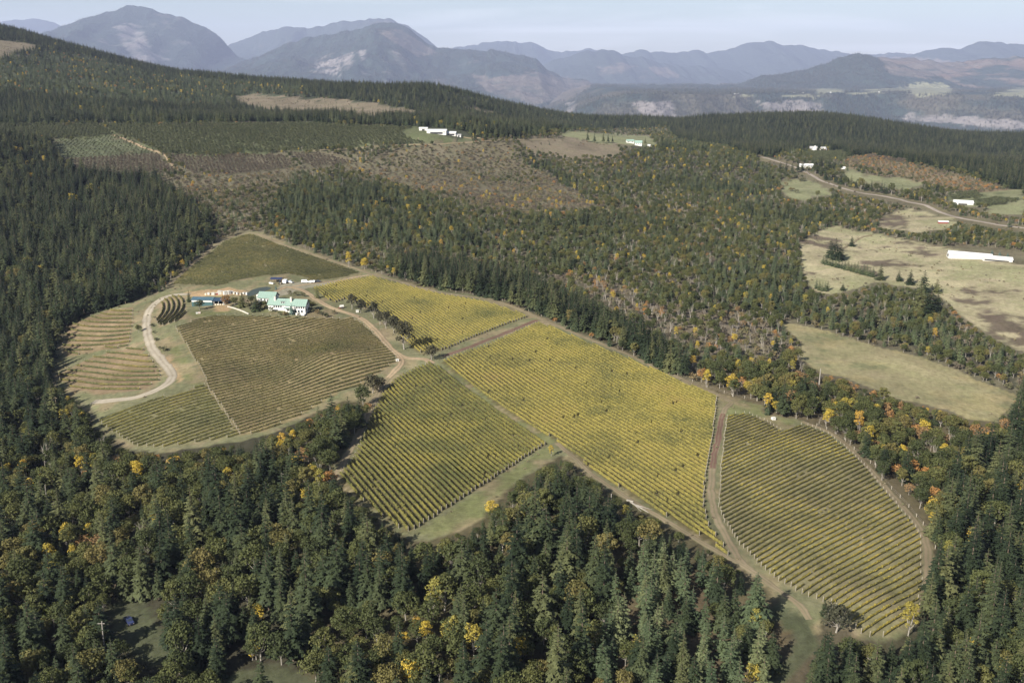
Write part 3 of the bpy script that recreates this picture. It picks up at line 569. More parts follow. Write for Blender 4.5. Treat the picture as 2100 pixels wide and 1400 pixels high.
def tri_mesh(name, T, mats, fm=None):
    T = np.asarray(T, float).reshape(-1, 3); return mesh_np(name, T, np.arange(len(T)).reshape(-1, 3), mats, fm)
def tube_tris(p, q, r0, r1, n=5):
    p, q = np.array(p, float), np.array(q, float); d = q - p; d /= np.linalg.norm(d) + 1e-9
    a = np.cross(d, (.31, .77, .55)); a /= np.linalg.norm(a); b = np.cross(d, a); out = []
    an = np.arange(n) * 2 * math.pi / n; R = np.cos(an)[:, None] * a + np.sin(an)[:, None] * b
    A, B = p + R * r0, q + R * r1
    for k in range(n):
        j = (k + 1) % n; out += [A[k], A[j], B[j], A[k], B[j], B[k]]
    return out
def fir_shape(seed, h=20., r=3.8, levels=19, base=.1, dens=1.0, gap=0.):
    R = np.random.default_rng(seed); C = []
    for i in range(levels):
        t = i / (levels - 1); zc = h * (base + (.985 - base) * t)
        rad = (r * (1 - t) ** .78 + .22) * (.78 + .4 * R.random())
        nb = max(4, int((8.2 - 3.6 * t) * dens)); ph = R.random() * 6.28
        for k in range(nb):
            if R.random() < gap: continue
            az = ph + 6.283 * (k + .5 * R.random()) / nb; L = rad * (.7 + .5 * R.random()); zz = zc + (R.random() - .5) * h / levels * .9
            d = np.array((math.cos(az), math.sin(az), 0)); sd_ = np.array((-d[1], d[0], 0)); dr = (.10 + .42 * (1 - t)) * (.7 + .6 * R.random())
            P = lambda s: np.array((0, 0, zz)) + d * L * s + np.array((0, 0, L * (.16 * s - dr * s * s)))
            for s0, s1, wd in ((.12, .45, .30), (.36, .72, .33), (.62, 1.0, .24)):
                for sg in (-1, 1):
                    w_ = wd * L * (.8 + .5 * R.random()) + .12
                    C += [P(s0), P(s1), P(s0 * .35 + s1 * .65) + sd_ * sg * w_ - np.array((0, 0, w_ * (.25 + .35 * R.random())))]
            C += [P(.85) + sd_ * .14 * L, P(.85) - sd_ * .14 * L, P(1.12)]
    tip = np.array((0, 0, h)); C += [tip, (.18, 0, h * .93), (-.18, .1, h * .93), tip, (0, -.18, h * .93), (0, .2, h * .93)]
    T = tube_tris((0, 0, -1), (0, 0, h * .5), h * .017, h * .011) + tube_tris((0, 0, h * .5), (0, 0, h * .97), h * .011, .03)
    return np.array(C), np.array(T)
def leaf_cloud(R, cent, rad, n, size, flat=.75):
    """n leaf clumps on and just inside a lumpy ball, facing outwards"""
    v = R.normal(size=(n, 3)); v[:, 2] = np.where(v[:, 2] < -.3, -v[:, 2] * .6, v[:, 2]); v /= np.linalg.norm(v, axis=1)[:, None]
    c = np.array(cent) + v * np.array(rad) * (.72 + .36 * R.random((n, 1)))
    nn = v + R.normal(size=(n, 3)) * .55; nn /= np.linalg.norm(nn, axis=1)[:, None]
    a = np.cross(nn, R.normal(size=(n, 3))); a /= np.linalg.norm(a, axis=1)[:, None]; b = np.cross(nn, a)
    s = size * (.6 + .8 * R.random((n, 1)))
    p0, p1, p2, p3 = c - a * s, c + b * s * .8 - a * s * .1, c + a * s, c - b * s * .8 + a * s * .15
    return np.stack([p0, p1, p2, p0, p2, p3], 1).reshape(-1, 3)
def broad_shape(seed, h=12., r=4.4, puffs=15, per=50, size=.42, trunk=.22, tr=.022, tall=.36):
    R = np.random.default_rng(seed); C = []; T = []
    top = np.array((R.normal() * .3, R.normal() * .3, h * trunk)); T += tube_tris((0, 0, -.6), top, h * tr, h * tr * .72, 6)
    for k in range(puffs):
        az = 6.283 * (k * .618 + R.random() * .12); q = (k + .5) / puffs
        rr = r * (.15 + .72 * math.sqrt(R.random())) * (1 if q < .7 else .6)
        c = np.array((math.cos(az) * rr, math.sin(az) * rr, h * (trunk + .16) + h * (.84 - trunk - .16) * (q ** .8) - rr * .12))
        pr = r * (.30 + .22 * R.random())
        C.append(leaf_cloud(R, c, (pr, pr, pr * .8), int(per * (.7 + .6 * R.random())), size))
        if k % 2 == 0:
            mid = top * .4 + c * .6 + np.array((0, 0, -pr * .3)); T += tube_tris(top, mid, h * tr * .45, h * tr * .28, 4) + tube_tris(mid, c + (0, 0, pr * .3), h * tr * .28, .03, 4)
    return np.concatenate(C), np.array(T)
def bare_shape(seed, h=12., spread=.45, leaves=0):
    R = np.random.default_rng(seed); T = []; ends = []
    def grow(p, d, L, rad, lev):
        q = p + d * L; T.extend(tube_tris(p, q, rad, rad * .62, 4 if lev < 2 else 3))
        if lev >= 4: ends.append(q); return
        for k in range(2 if lev else 4):
            nd = d + R.normal(size=3) * spread * (.75 if lev else .6); nd[2] += .22; nd /= np.linalg.norm(nd)
            grow(q if k < 2 else p + d * L * (.5 + .4 * R.random()), nd, L * (.62 + .22 * R.random()), rad * .6, lev + 1)
    grow(np.array((0, 0, -.3)), np.array((R.normal() * .05, R.normal() * .05, 1.)), h * .30, h * .016, 0)
    C = np.concatenate([leaf_cloud(R, e, (.6, .6, .5), leaves, .25) for e in ends]) if leaves else None
    return C, np.array(T)

PROTO = []        # (kind, crown mesh, trunk mesh, joined mesh, height)
protos = bpy.data.collections.new('plant_shapes')      # shapes for the massed woods; not linked to the scene
def proto(kind, CT, mleaf, mbark, h):
    C, T = CT; k = len(PROTO)
    cm = tri_mesh(kind + '_crown', C, [mleaf]) if C is not None else None
    tm = tri_mesh(kind + '_trunk', T, [mbark])
    if C is not None:
        jm = tri_mesh(kind, np.concatenate([C, T]), [mleaf, mbark], np.r_[np.zeros(len(C) // 3), np.ones(len(T) // 3)])
    else: jm = tm
    o = bpy.data.objects.new('shape_%02d' % k, jm); protos.objects.link(o)
    PROTO.append((kind, cm, tm, jm, h)); return k
K = {}
K['fir'] = [proto('fir', fir_shape(10 + k, h, r, lv, b, gap=g), M_FIR, M_BARK, h) for k, (h, r, lv, b, g) in enumerate([(20, 4.7, 20, .08, .04), (23, 4.4, 22, .14, .08), (17, 4.4, 18, .06, .03), (21, 4.0, 20, .22, .14), (19, 5.1, 18, .10, .10)])]
K['young'] = [proto('young_fir', fir_shape(30 + k, h, r, 14, .04, .95), M_YFIR, M_BARK, h) for k, (h, r) in enumerate([(10, 2.3), (8.5, 2.0), (11.5, 2.2)])]
K['oak'] = [proto('oak', broad_shape(50 + k, h, r, 18, 78, .31), M_OAK, M_BARKP, h) for k, (h, r) in enumerate([(12, 4.4), (14, 4.2), (10, 4.0), (13, 3.4)])]
K['maple'] = [proto('maple', broad_shape(70 + k, h, r, 17, 52, .25, .16), M_MAPLE, M_BARKP, h) for k, (h, r) in enumerate([(12, 3.2), (14, 2.7), (10, 3.2), (12, 2.4)])]
K['rust'] = [proto('rust', broad_shape(80 + k, h, r, 11, 30, .38), M_RUST, M_BARKP, h) for k, (h, r) in enumerate([(9, 3.3), (7, 3.0)])]
K['bare'] = [proto('bare', bare_shape(90 + k, h), None, M_BARE, h) for k, h in enumerate((11, 13, 9))]
K['shrub'] = [proto('shrub', broad_shape(100 + k, h, r, 7, 26, .30, .1, .02), M_SHRUB, M_BARK, h) for k, (h, r) in enumerate([(3.0, 2.0), (4.0, 1.9)])]
K['brush'] = [proto('brush', broad_shape(110 + k, h, r, 7, 22, .30, .1, .02), M_BRUSH, M_BARK, h) for k, (h, r) in enumerate([(2.2, 1.9), (3.2, 1.9)])]
K['orch'] = [proto('orch', broad_shape(120 + k, 4.2, 2.0, 8, 24, .36, .2, .03), M_ORCH, M_BARK, 4.2) for k in range(2)]
K['orchb'] = [proto('orchb', broad_shape(130 + k, 3.8, 1.9, 8, 22, .32, .2, .03), M_ORCHB, M_BARK, 3.8) for k in range(2)]
K['cone'] = [proto('cone', fir_shape(140 + k, 20, 4.6, 7, .05, .8), M_FIR, M_BARK, 20) for k in range(2)]
M_TUFT = mat_leaf('dry_tussock', [(0, (.16, .135, .085)), (.6, (.26, .22, .14)), (1, (.14, .14, .075))], .15)
K['tuft'] = [proto('tuft', broad_shape(180 + k, .9, .8, 4, 12, .22, .1, .02), M_TUFT, M_BARK, .9) for k in range(2)]
K['spruce'] = [proto('spruce', fir_shape(150, 14, 4.0, 17, .03, 1.15), M_SPRUCE, M_BARK, 14)]
K['oldoak'] = [proto('oldoak', broad_shape(160 + k, h, r, 18, 52, .38, .2, .03), M_DIMOAK, M_BARKP, h) for k, (h, r) in enumerate([(12, 4.6), (10, 4.0)])]

# ------------------------------------------------------------------ where they stand
#  zone: (spacing scale, [(kind, weight, smallest, largest)])   weights sum to <= 1, the rest stays open ground
MIX = {
 'fir_dark':   [('fir',.52,.4,1.2),('oak',.34,.55,1.15),('maple',.035,.7,1.1),('bare',.02,.8,1.1),('rust',.015,.8,1.1)],
 'fir_slope':  [('fir',.66,.5,1.25),('oak',.20,.5,1.0),('maple',.035,.5,.9),('bare',.015,.8,1.1)],
 'mixed_front':[('fir',.35,.4,1.25),('oak',.44,.5,1.15),('maple',.08,.5,1.05),('rust',.05,.8,1.1),('bare',.05,.7,1.1),('shrub',.04,1,1.6)],
 'young_fir':  [('young',.50,1.0,1.5),('fir',.14,.6,.9),('oak',.16,.6,.9),('maple',.10,.6,1.0),('rust',.06,.7,1)],
 'right_fir':  [('fir',.70,.5,1.2),('oak',.16,.75,1.1),('maple',.03,.7,1.2),('bare',.02,.8,1.1)],
 'right_mixed':[('fir',.18,.5,.95),('oak',.38,.6,1.0),('maple',.06,.6,1.0),('rust',.14,.6,1.0),('bare',.10,.6,1.0),('shrub',.12,.8,1.5)],
 'mid_forest': [('fir',.12,.4,.8),('young',.26,.6,1.15),('oak',.25,.4,.72),('maple',.026,.4,.6),('rust',.016,.4,.7),('bare',.05,.5,.8),('shrub',.10,.8,1.4),('brush',.11,.8,1.5)],
 'open_wood':  [('young',.10,.6,1.1),('oak',.26,.4,.7),('maple',.02,.4,.65),('rust',.05,.4,.7),('bare',.13,.5,.85),('brush',.20,.8,1.5),('shrub',.16,.8,1.4),('fir',.04,.4,.7)],
 'edge_fir':   [('fir',.70,.65,1.05),('oak',.12,.6,.9),('maple',.03,.5,.8),('bare',.04,.6,.9)],
 'dense_fir':  [('fir',.20,.35,.8),('young',.30,.7,1.25),('oak',.19,.45,.75),('maple',.02,.5,.8),('bare',.04,.5,.8),('shrub',.08,.8,1.4),('brush',.10,.8,1.4)],
 'brush':      [('young',.10,.5,1.0),('oak',.09,.35,.65),('shrub',.20,.7,1.3),('brush',.38,.6,1.4),('rust',.02,.4,.7),('maple',.014,.4,.7)],
 'autumn_brush':[('brush',.36,.8,1.4),('rust',.12,.4,.7),('shrub',.3,.8,1.3)],
 'clearcut':   [('brush',.34,.3,.8),('young',.006,.4,.8)],
 'hill_fir':   [('fir',.68,.45,.9),('young',.18,.9,1.5),('oak',.012,.7,.9),('maple',.006,.6,.9)],
 'hill_young': [('young',.62,.7,1.35),('fir',.06,.6,.9),('maple',.015,.6,.9),('rust',.02,.6,.9),('oak',.03,.6,.9)],
 'ridge_fir':  [('fir',.86,.55,.90),('young',.08,1.0,1.4),('oak',.02,.6,.9)],
 'headland':   [('tuft',.25,.3,1.0),('brush',.02,.3,.7)],
 'dry_field':  [('tuft',.30,.5,1.6),('brush',.02,.3,.7)],'meadow':[('tuft',.1,.4,1)],'pasture':[('tuft',.30,.4,1.2),('brush',.006,.3,.6)],'grass':[('tuft',.2,.3,.8)],'verge':[('brush',.2,.4,.9)],
}
PTS = []          # x, y, z, shape index, scale, spin, zone
def scatter(x0, x1, y0, y1, step, seed):
    R = np.random.default_rng(seed)
    X, Y = np.meshgrid(np.arange(x0, x1, step), np.arange(y0, y1, step)); n = X.size
    X = X.ravel() + (R.random(n) - .5) * step * .95; Y = Y.ravel() + (R.random(n) - .5) * step * .95
    Z = ground(X, Y); u, v, d = project(X, Y, Z)
    ok = (u > -520) & (u < 2320) & (v < 1720) & (v > -60) & (d > 60) & (Y >= y0) & (Y < y1)
    X, Y, Z, u, v = X[ok], Y[ok], Z[ok], u[ok], v[ok]
    ru, rv = ragged(X, Y, u, v); zid = zone_at(u + fbm(X / 20, Y / 20, 2) * 6, v + fbm(X / 20 + 50, Y / 20, 2) * 3); zid2 = zone_at(ru, rv)
    vz = np.array([1 if ZN.get(k, '').startswith(('vine', 'grass', 'headland', 'earth', 'gravel', 'clearing', 'orchard', 'meadow', 'pasture', 'dry', 'verge')) else 0 for k in range(256)])
    zid = np.where(vz[zid2] == 1, zid2, np.where(vz[zid] == 1, zid2, zid))
    clump = fbm(X / 40 + 3, Y / 40, 3, .6) * .65 + fbm(X / 150 + 8, Y / 110, 3, .55) * .85          # kinds grow in drifts
    for zn, mix in MIX.items():
        if zn not in ZONES or not mix: continue
        idx = np.where(zid == ZONES[zn])[0]
        if not len(idx): continue
        u01 = np.clip(R.random(len(idx)) * .62 + (clump[idx] * .95 + .5) * .38, 0, .9999)
        acc = 0.0
        for kind, wgt, lo, hi in mix:
            sel = idx[(u01 >= acc) & (u01 < acc + wgt)]; acc += wgt
            if len(sel):
                sh = np.array(K[kind])[R.integers(0, len(K[kind]), len(sel))]
                PTS.append(np.stack([X[sel], Y[sel], Z[sel], sh, lo + (hi - lo) * R.random(len(sel)) ** 1.2, R.random(len(sel)) * 6.283, zid[sel]], 1))
scatter(-420, 420, 150, 560, 5.9, 1)
scatter(-700, 800, 560, 1150, 5.4, 2)
scatter(-1100, 1300, 1150, 1900, 6.6, 3)
scatter(-2300, 2300, 1900, 3700, 9.0, 4)
# orchards: planted in rows
def orchard(zn, kind, step, seed, lo, hi, rot):
    R = np.random.default_rng(seed); zid = ZONES[zn]; ca, sa = math.cos(rot), math.sin(rot)
    A, B = np.meshgrid(np.arange(-2600, 2600, step * .75), np.arange(-2600, 2600, step)); A = A.ravel() + R.normal(size=A.size) * .6; B = B.ravel() + R.normal(size=B.size) * .5
    X = A * ca - B * sa; Y = A * sa + B * ca + 1600; ok = (np.abs(X) < 1400) & (Y > 900) & (Y < 2600); X, Y = X[ok], Y[ok]
    Z = ground(X, Y); u, v, d = project(X, Y, Z); ok = (zone_at(u, v) == zid) & (u > -120) & (u < 2200) & (R.random(len(X)) < .95); n = ok.sum()
    sh = np.array(K[kind])[R.integers(0, 2, n)]
    PTS.append(np.stack([X[ok], Y[ok], Z[ok], sh, lo + (hi - lo) * R.random(n), R.random(n) * 6.28, np.full(n, zid)], 1))
orchard('orchard_dark', 'orch', 6.2, 5, .85, 1.2, .35)
orchard('orchard_brown', 'orchb', 6.0, 6, .75, 1.05, .35)
orchard('orchard_young', 'orch', 6.6, 8, .35, .7, .2)
P = np.concatenate(PTS)
# keep trees clear of buildings, yards and placed single trees (filled in by CLEAR)
CLEAR = unproject([(c[0], c[1]) for c in CLEAR_PX]); 
for (cx, cy, cz), c in zip(CLEAR, CLEAR_PX):
    P = P[((P[:, 0] - cx) ** 2 + (P[:, 1] - cy) ** 2) > c[2] ** 2]
hs = np.array([p[4] for p in PROTO])
# trees on the near side of a field stay low enough to leave it in sight, as in the photograph
OPEN = np.array([1 if ZN.get(k, '').startswith(('vine', 'grass', 'headland', 'pasture', 'dry', 'clearing', 'meadow', 'verge')) else 0 for k in range(256)])
own = OPEN[P[:, 6].astype(int)] == 1; fits = np.zeros(len(P), bool); RR = np.random.default_rng(5); free = RR.random(len(P)) < .012
for f_ in (1.0, .85, .7, .55, .42, .3, .2):
    hh_ = hs[P[:, 3].astype(int)] * P[:, 4] * f_; hit = np.zeros(len(P), bool)
    for q_ in (1.0, .8, .6, .4):
        uu, vv, _ = project(P[:, 0], P[:, 1], P[:, 2] + hh_ * q_); hit |= (OPEN[zone_at(np.clip(uu, -690, 2790), np.clip(vv, -110, 1880))] == 1)
    now = ~fits & (~hit | own | (free & (f_ > .6))); P[now, 4] *= f_; fits |= now
P = P[fits & ~((P[:, 4] < .28) & (RR.random(len(P)) < .5))]
kinds = np.array([p[0] for p in PROTO])
pk = kinds[P[:, 3].astype(int)]
u, v, d = project(P[:, 0], P[:, 1], P[:, 2] + hs[P[:, 3].astype(int)] * P[:, 4] * .6)
size = hs[P[:, 3].astype(int)] * P[:, 4] * FPX / d
inview = (u > 8) & (u < 2092) & (v > 0) & (v < 1385)
# the ones that show largest become single trees
NAMES = {'fir': ('fir_tree', 300), 'young_fir': ('young_fir_tree', 120), 'oak': ('oak_tree', 300), 'maple': ('maple_tree', 240), 'rust': ('russet_tree', 80), 'bare': ('bare_tree', 110), 'shrub': ('shrub', 60)}
single = np.zeros(len(P), bool)
for k, (nm, mxn) in NAMES.items():
    idx = np.where((pk == k) & inview)[0]; idx = idx[np.argsort(-size[idx])][:mxn]; single[idx] = True
AREAS = [   # name of the stretch of wood, from its place in the photograph
 ('in the bottom left corner', lambda u, v: u < 350 and v > 1100), ('in the wood below the terraced vines', lambda u, v: u < 350 and 780 < v <= 1100),
 ('in the wood left of the terraces', lambda u, v: u < 350 and 600 < v <= 780), ('on the slope left of the hilltop vines', lambda u, v: u < 480 and v <= 600),
 ('in the wood below the brown vineyard', lambda u, v: 350 <= u < 620 and 780 < v <= 1120), ('beside the shaded bottom clearing', lambda u, v: 350 <= u < 620 and v > 1120),
 ('between the brown and square vineyards', lambda u, v: 620 <= u < 860 and 780 < v <= 1120), ('at the bottom below the square vineyard', lambda u, v: 620 <= u < 860 and v > 1120),
 ('in the wood under the grassy headland', lambda u, v: 860 <= u < 1120 and v <= 1180 and v > 880), ('at the bottom centre of the wood', lambda u, v: 860 <= u < 1120 and v > 1180),
 ('in the scrub below the yellow vineyard', lambda u, v: 1120 <= u < 1480 and v > 940 and v <= 1180), ('at the bottom, right of centre', lambda u, v: 1120 <= u < 1480 and v > 1180),
 ('by the path below the rounded vineyard', lambda u, v: 1480 <= u < 1760 and v > 1150), ('in the bottom right corner', lambda u, v: u >= 1760 and v > 1250),
 ('in the wood right of the rounded vineyard', lambda u, v: u >= 1880 and 1000 < v <= 1250), ('on the edge above the rounded vineyard', lambda u, v: u >= 1700 and 800 < v <= 1060),
 ('between the rounded vineyard and the pasture', lambda u, v: 1440 <= u < 1700 and 700 < v <= 930), ('between the pasture and the dry field', lambda u, v: u >= 1600 and 560 < v <= 800),
 ('above the upper edge of the yellow vineyard', lambda u, v: 760 <= u < 1440 and 470 < v <= 800)]
def area(u, v):
    for nm, f in AREAS:
        if f(u, v): return nm
    return 'in the open wood beyond the vineyards'
LOOK = {'fir': ('dark green fir', 'fir tree'), 'young_fir': ('slim young fir', 'fir tree'), 'oak': ('olive green oak', 'oak tree'), 'maple': ('yellow maple', 'maple tree'),
        'rust': ('russet tree', 'tree'), 'bare': ('leafless grey tree', 'bare tree'), 'shrub': ('low green shrub', 'shrub')}
med = {k: np.percentile(hs[P[:, 3].astype(int)][single & (pk == k)] * P[single & (pk == k), 4], (33, 67)) for k in NAMES if (single & (pk == k)).any()}
def tree(kind, k, x, y, z, s, rz, label, cat, group=None, name=None):
    kd, cm, tm, jm, h = PROTO[k]
    e = obj(name or NAMES[kd][0], None, loc=(x, y, z), label=label, cat=cat, group=group, rz=rz); e.scale = (s, s, s * (0.94 + .12 * random.random())); e.empty_display_size = 1
    if cm: obj('crown', cm, e); obj('trunk', tm, e)
    else: obj('branches', tm, e)
    return e
def nth(n): return f"{n}{'th' if 10 < n % 100 < 14 else {1: 'st', 2: 'nd', 3: 'rd'}.get(n % 10, 'th')}"
COUNT = {}
for i in np.where(single)[0][np.argsort(u[single])]:
    k = int(P[i, 3]); kd = PROTO[k][0]; hh = hs[k] * P[i, 4]; lo, hi = med[kd]
    sz = 'short' if hh < lo else 'tall' if hh > hi else 'medium'
    lk, cat = LOOK[kd]; a = area(u[i], v[i]); COUNT[(sz, lk, a)] = COUNT.get((sz, lk, a), 0) + 1; lab = f'{nth(COUNT[(sz, lk, a)])} {sz} {lk} from the left {a}'
    tree(kd, k, *P[i, :3], P[i, 4], P[i, 5], lab, cat, f'{lk}s {a}, {sz}')

# the rest: massed woods, one object each
def instancer(name, Q):
    if not len(Q): return
    me = bpy.data.meshes.new(name); me.vertices.add(len(Q)); me.vertices.foreach_set('co', np.ascontiguousarray(Q[:, :3], np.float32).ravel())
    for nm, ty, colm in (('shape', 'INT', Q[:, 3].astype(np.int32)), ('size', 'FLOAT', Q[:, 4].astype(np.float32)), ('spin', 'FLOAT', Q[:, 5].astype(np.float32))):
        at = me.attributes.new(nm, ty, 'POINT'); at.data.foreach_set('value', np.ascontiguousarray(colm))
    o = obj(name, me, kind='stuff'); md = o.modifiers.new('plants', 'NODES'); md.node_group = GN
    return o
GN = bpy.data.node_groups.new('plant_mass', 'GeometryNodeTree')
GN.interface.new_socket('Geometry', in_out='INPUT', socket_type='NodeSocketGeometry'); GN.interface.new_socket('Geometry', in_out='OUTPUT', socket_type='NodeSocketGeometry')
gi = GN.nodes.new('NodeGroupInput'); go = GN.nodes.new('NodeGroupOutput')
ci = GN.nodes.new('GeometryNodeCollectionInfo'); ci.inputs['Collection'].default_value = protos; ci.inputs['Separate Children'].default_value = True; ci.inputs['Reset Children'].default_value = True
ip = GN.nodes.new('GeometryNodeInstanceOnPoints'); ip.inputs['Pick Instance'].default_value = True
def na(nm, ty):
    n = GN.nodes.new('GeometryNodeInputNamedAttribute'); n.data_type = ty; n.inputs['Name'].default_value = nm; return n
cx_ = GN.nodes.new('ShaderNodeCombineXYZ')
GN.links.new(gi.outputs[0], ip.inputs['Points']); GN.links.new(ci.outputs[0], ip.inputs['Instance'])
GN.links.new(na('shape', 'INT').outputs[0], ip.inputs['Instance Index']); GN.links.new(na('size', 'FLOAT').outputs[0], ip.inputs['Scale'])
GN.links.new(na('spin', 'FLOAT').outputs[0], cx_.inputs['Z'])
GN.links.new(cx_.outputs[0], ip.inputs['Rotation']); GN.links.new(ip.outputs[0], go.inputs[0])
rest = ~single; zn_of = P[:, 6].astype(int)
isz = lambda *n: np.isin(zn_of, [ZONES[k] for k in n if k in ZONES])
instancer('hillside_forest', P[rest & isz('hill_fir', 'hill_young', 'clearcut')])
instancer('ridge_forest', P[rest & isz('ridge_fir')])
instancer('orchard_rows', P[rest & isz('orchard_dark', 'orchard_brown', 'orchard_young')])
instancer('brushland', P[rest & isz('brush', 'autumn_brush', 'headland', 'dry_field', 'meadow', 'pasture', 'grass', 'verge')])
instancer('mixed_woodland', P[rest & isz('fir_dark', 'fir_slope', 'mixed_front', 'young_fir', 'right_fir', 'right_mixed', 'mid_forest', 'open_wood', 'edge_fir', 'dense_fir')])
# conifers on the near ranges across the valley
R = np.random.default_rng(77); MP = []
for key, n, smin, smax in (('mountain1', 50000, 1.4, 2.3), ('mountain2', 50000, 1.4, 2.3), ('hill9', 16000, 1.2, 2.0), ('hill12', 1500, 1.2, 2.0), ('hill10', 6000, 1.0, 1.8)):
    X, Y, Z = MSURF[key]; fx = R.random(n) * (len(X) - 1.001); fy = R.random(n) ** .8 * (len(Y) * .78); i = fx.astype(int); j = fy.astype(int); a = fx - i; b = fy - j
    xs = X[i] + a * (X[i + 1] - X[i]); ys = Y[j] + b * (Y[j + 1] - Y[j]); zs = (Z[j, i] * (1 - a) + Z[j, i + 1] * a) * (1 - b) + (Z[j + 1, i] * (1 - a) + Z[j + 1, i + 1] * a) * b
    un, vn, dn = project(xs, ys, zs); keep = (un > -30) & (un < 2130) & (vn > -10) & (vn < 300) & (fbm(xs / 860 + 7, ys / 860 + zs / 760, 4, .6) > (-.26 if key != 'hill10' else .08))
    MP.append(np.stack([xs, ys, zs, np.array(K['cone'])[R.integers(0, 2, n)], smin + (smax - smin) * R.random(n), R.random(n) * 6.28, zs * 0], 1)[keep])
def far_open(xs, ys, zs):
    un, vn, dn = project(xs, ys, zs); f = FARLAB[np.clip(np.round(vn).astype(int) + MV, 0, LAB.shape[0] - 1), np.clip(np.round(un).astype(int) + MU, 0, LAB.shape[1] - 1)]
    return np.array((1.0, .25, .12, .0))[f]
X, edge, YR, ZG = PLAT; n = 44000; fx = R.random(n) * (len(X) - 1.001); j = R.integers(0, len(YR) - 1, n); i = fx.astype(int); a = fx - i; b = R.random(n)
xs = X[i] + a * (X[i + 1] - X[i]); ys = edge[i] + YR[j] + b * (YR[j + 1] - YR[j]); zs = (ZG[j, i] * (1 - a) + ZG[j, i + 1] * a) * (1 - b) + (ZG[j + 1, i] * (1 - a) + ZG[j + 1, i + 1] * a) * b
nzv = fbm(xs / 650 + 3, ys / 900, 4, .55); un, vn, dn = project(xs, ys, zs)
keep = (un > 1000) & (un < 2130) & np.where(YR[j] > 60, nzv > -.02, nzv > -.34)
keep &= (un > -50) & (un < 2150)
MP.append(np.stack([xs, ys, zs, np.array(K['cone'])[R.integers(0, 2, n)], 1.4 + .9 * R.random(n), R.random(n) * 6.28, zs * 0], 1)[keep])
MPA = np.concatenate(MP); MPA = MPA[R.random(len(MPA)) < far_open(MPA[:, 0], MPA[:, 1], MPA[:, 2])]
instancer('mountain_forest', MPA)
print('trees', len(P), int(single.sum()), 'far', sum(len(m) for m in MP), round(time.time() - T0, 1))

# ------------------------------------------------------------------ vineyards: row after row of trellised vines
YEL = [(.25, (.10, .105, .03)), (.42, (.24, .205, .035)), (.60, (.40, .31, .035)), (.78, (.30, .19, .04))]
M_VY = mat_leaf('vine_leaves_yellow', [(.26, (.075, .08, .030)), (.42, (.145, .132, .04)), (.60, (.215, .183, .048)), (.80, (.18, .135, .05))], .25, .03)
M_VG = mat_leaf('vine_leaves_green', [(.28, (.06, .07, .026)), (.48, (.11, .108, .034)), (.68, (.18, .158, .04)), (.85, (.14, .10, .04))], .25, .03)
M_VB = mat_leaf('vine_leaves_brown', [(.28, (.054, .062, .026)), (.46, (.088, .09, .035)), (.66, (.145, .125, .046)), (.85, (.18, .135, .055))], .2, .03)
M_VT = mat_leaf('vine_leaves_terrace', [(.28, (.05, .062, .028)), (.48, (.085, .09, .035)), (.7, (.16, .13, .04))], .2, .03)
M_VR = mat_leaf('vine_leaves_thin', [(.28, (.075, .08, .032)), (.46, (.15, .135, .042)), (.62, (.30, .245, .048)), (.85, (.20, .13, .05))], .25, .022)
M_POST = mat_plain('weathered_post', (.30, .27, .22), .9, .2, 3)
POST = MB().box(-.07, .07, -.07, .07, -.2, 2.0).mesh('end_post', M_POST)
def vine_mesh(name, pts, s, dens, hgt, wid, mat, R):
    L = s[-1] - s[0]; n = max(8, int(L * dens)); t = s[0] + R.random(n) * L
    # vines stand every 1.5 m: foliage is fuller at the stations, with gaps where one is missing
    alive = R.random(int(L / 1.5) + 3) > .008; st = ((t - s[0]) / 1.5).astype(int); t = t[alive[st]]; n = len(t)
    x = np.interp(t, s, pts[:, 0]); y = np.interp(t, s, pts[:, 1])
    d = np.gradient(pts[:, :2], axis=0); d /= np.linalg.norm(d, axis=1)[:, None] + 1e-9
    dx = np.interp(t, s, d[:, 0]); dy = np.interp(t, s, d[:, 1])
    off = R.normal(size=n) * wid * .5; zz = .55 + (hgt - .55) * R.random(n) ** .85
    x = x - dy * off; y = y + dx * off; z = ground(x, y) + zz
    c = np.stack([x, y, z], 1); nn = R.normal(size=(n, 3)); nn[:, 0] += -dy * np.sign(off) * .8; nn[:, 1] += dx * np.sign(off) * .8; nn[:, 2] += .55
    nn /= np.linalg.norm(nn, axis=1)[:, None]; a = np.stack([dx, dy, dx * 0], 1) + R.normal(size=(n, 3)) * .4
    a -= nn * (a * nn).sum(1)[:, None]; a /= np.linalg.norm(a, axis=1)[:, None]; b = np.cross(nn, a); r = .21 * (.75 + .5 * R.random((n, 1)))
    V = np.stack([c - a * r * 1.3, c - b * r, c + a * r * 1.3, c + b * r], 1).reshape(-1, 3)
    # the hedge behind the loose leaves: an uneven body along the wires
    m = len(pts); hh = hgt * (.80 + .14 * R.random(m)); ww = wid * (.55 + .3 * R.random(m)); nn2 = np.stack([-d[:, 1], d[:, 0]], 1); zs_ = pts[:, 2]
    prof = [(-1, .45), (-.95, hgt * .62), (-.1, None), (.95, hgt * .6), (1, .45)]; ring = []
    for o_, z_ in prof:
        X_ = pts[:, :2] + nn2 * (o_ * ww * (.8 + .4 * R.random(m)))[:, None]; ring.append(np.concatenate([X_, (zs_ + (hh if z_ is None else z_ * (.9 + .2 * R.random(m))))[:, None]], 1))
    Q = [np.stack([ring[k][:-1], ring[k][1:], ring[k + 1][1:], ring[k + 1][:-1]], 1) for k in range(4)]
    st2 = np.clip(((s[:-1] - s[0]) / 1.5).astype(int), 0, len(alive) - 1); Q = np.concatenate([q[alive[st2]] for q in Q]).reshape(-1, 3)
    V = np.concatenate([V, Q])
    return V
ROWS_TOTAL = [0]; TRI = [0]
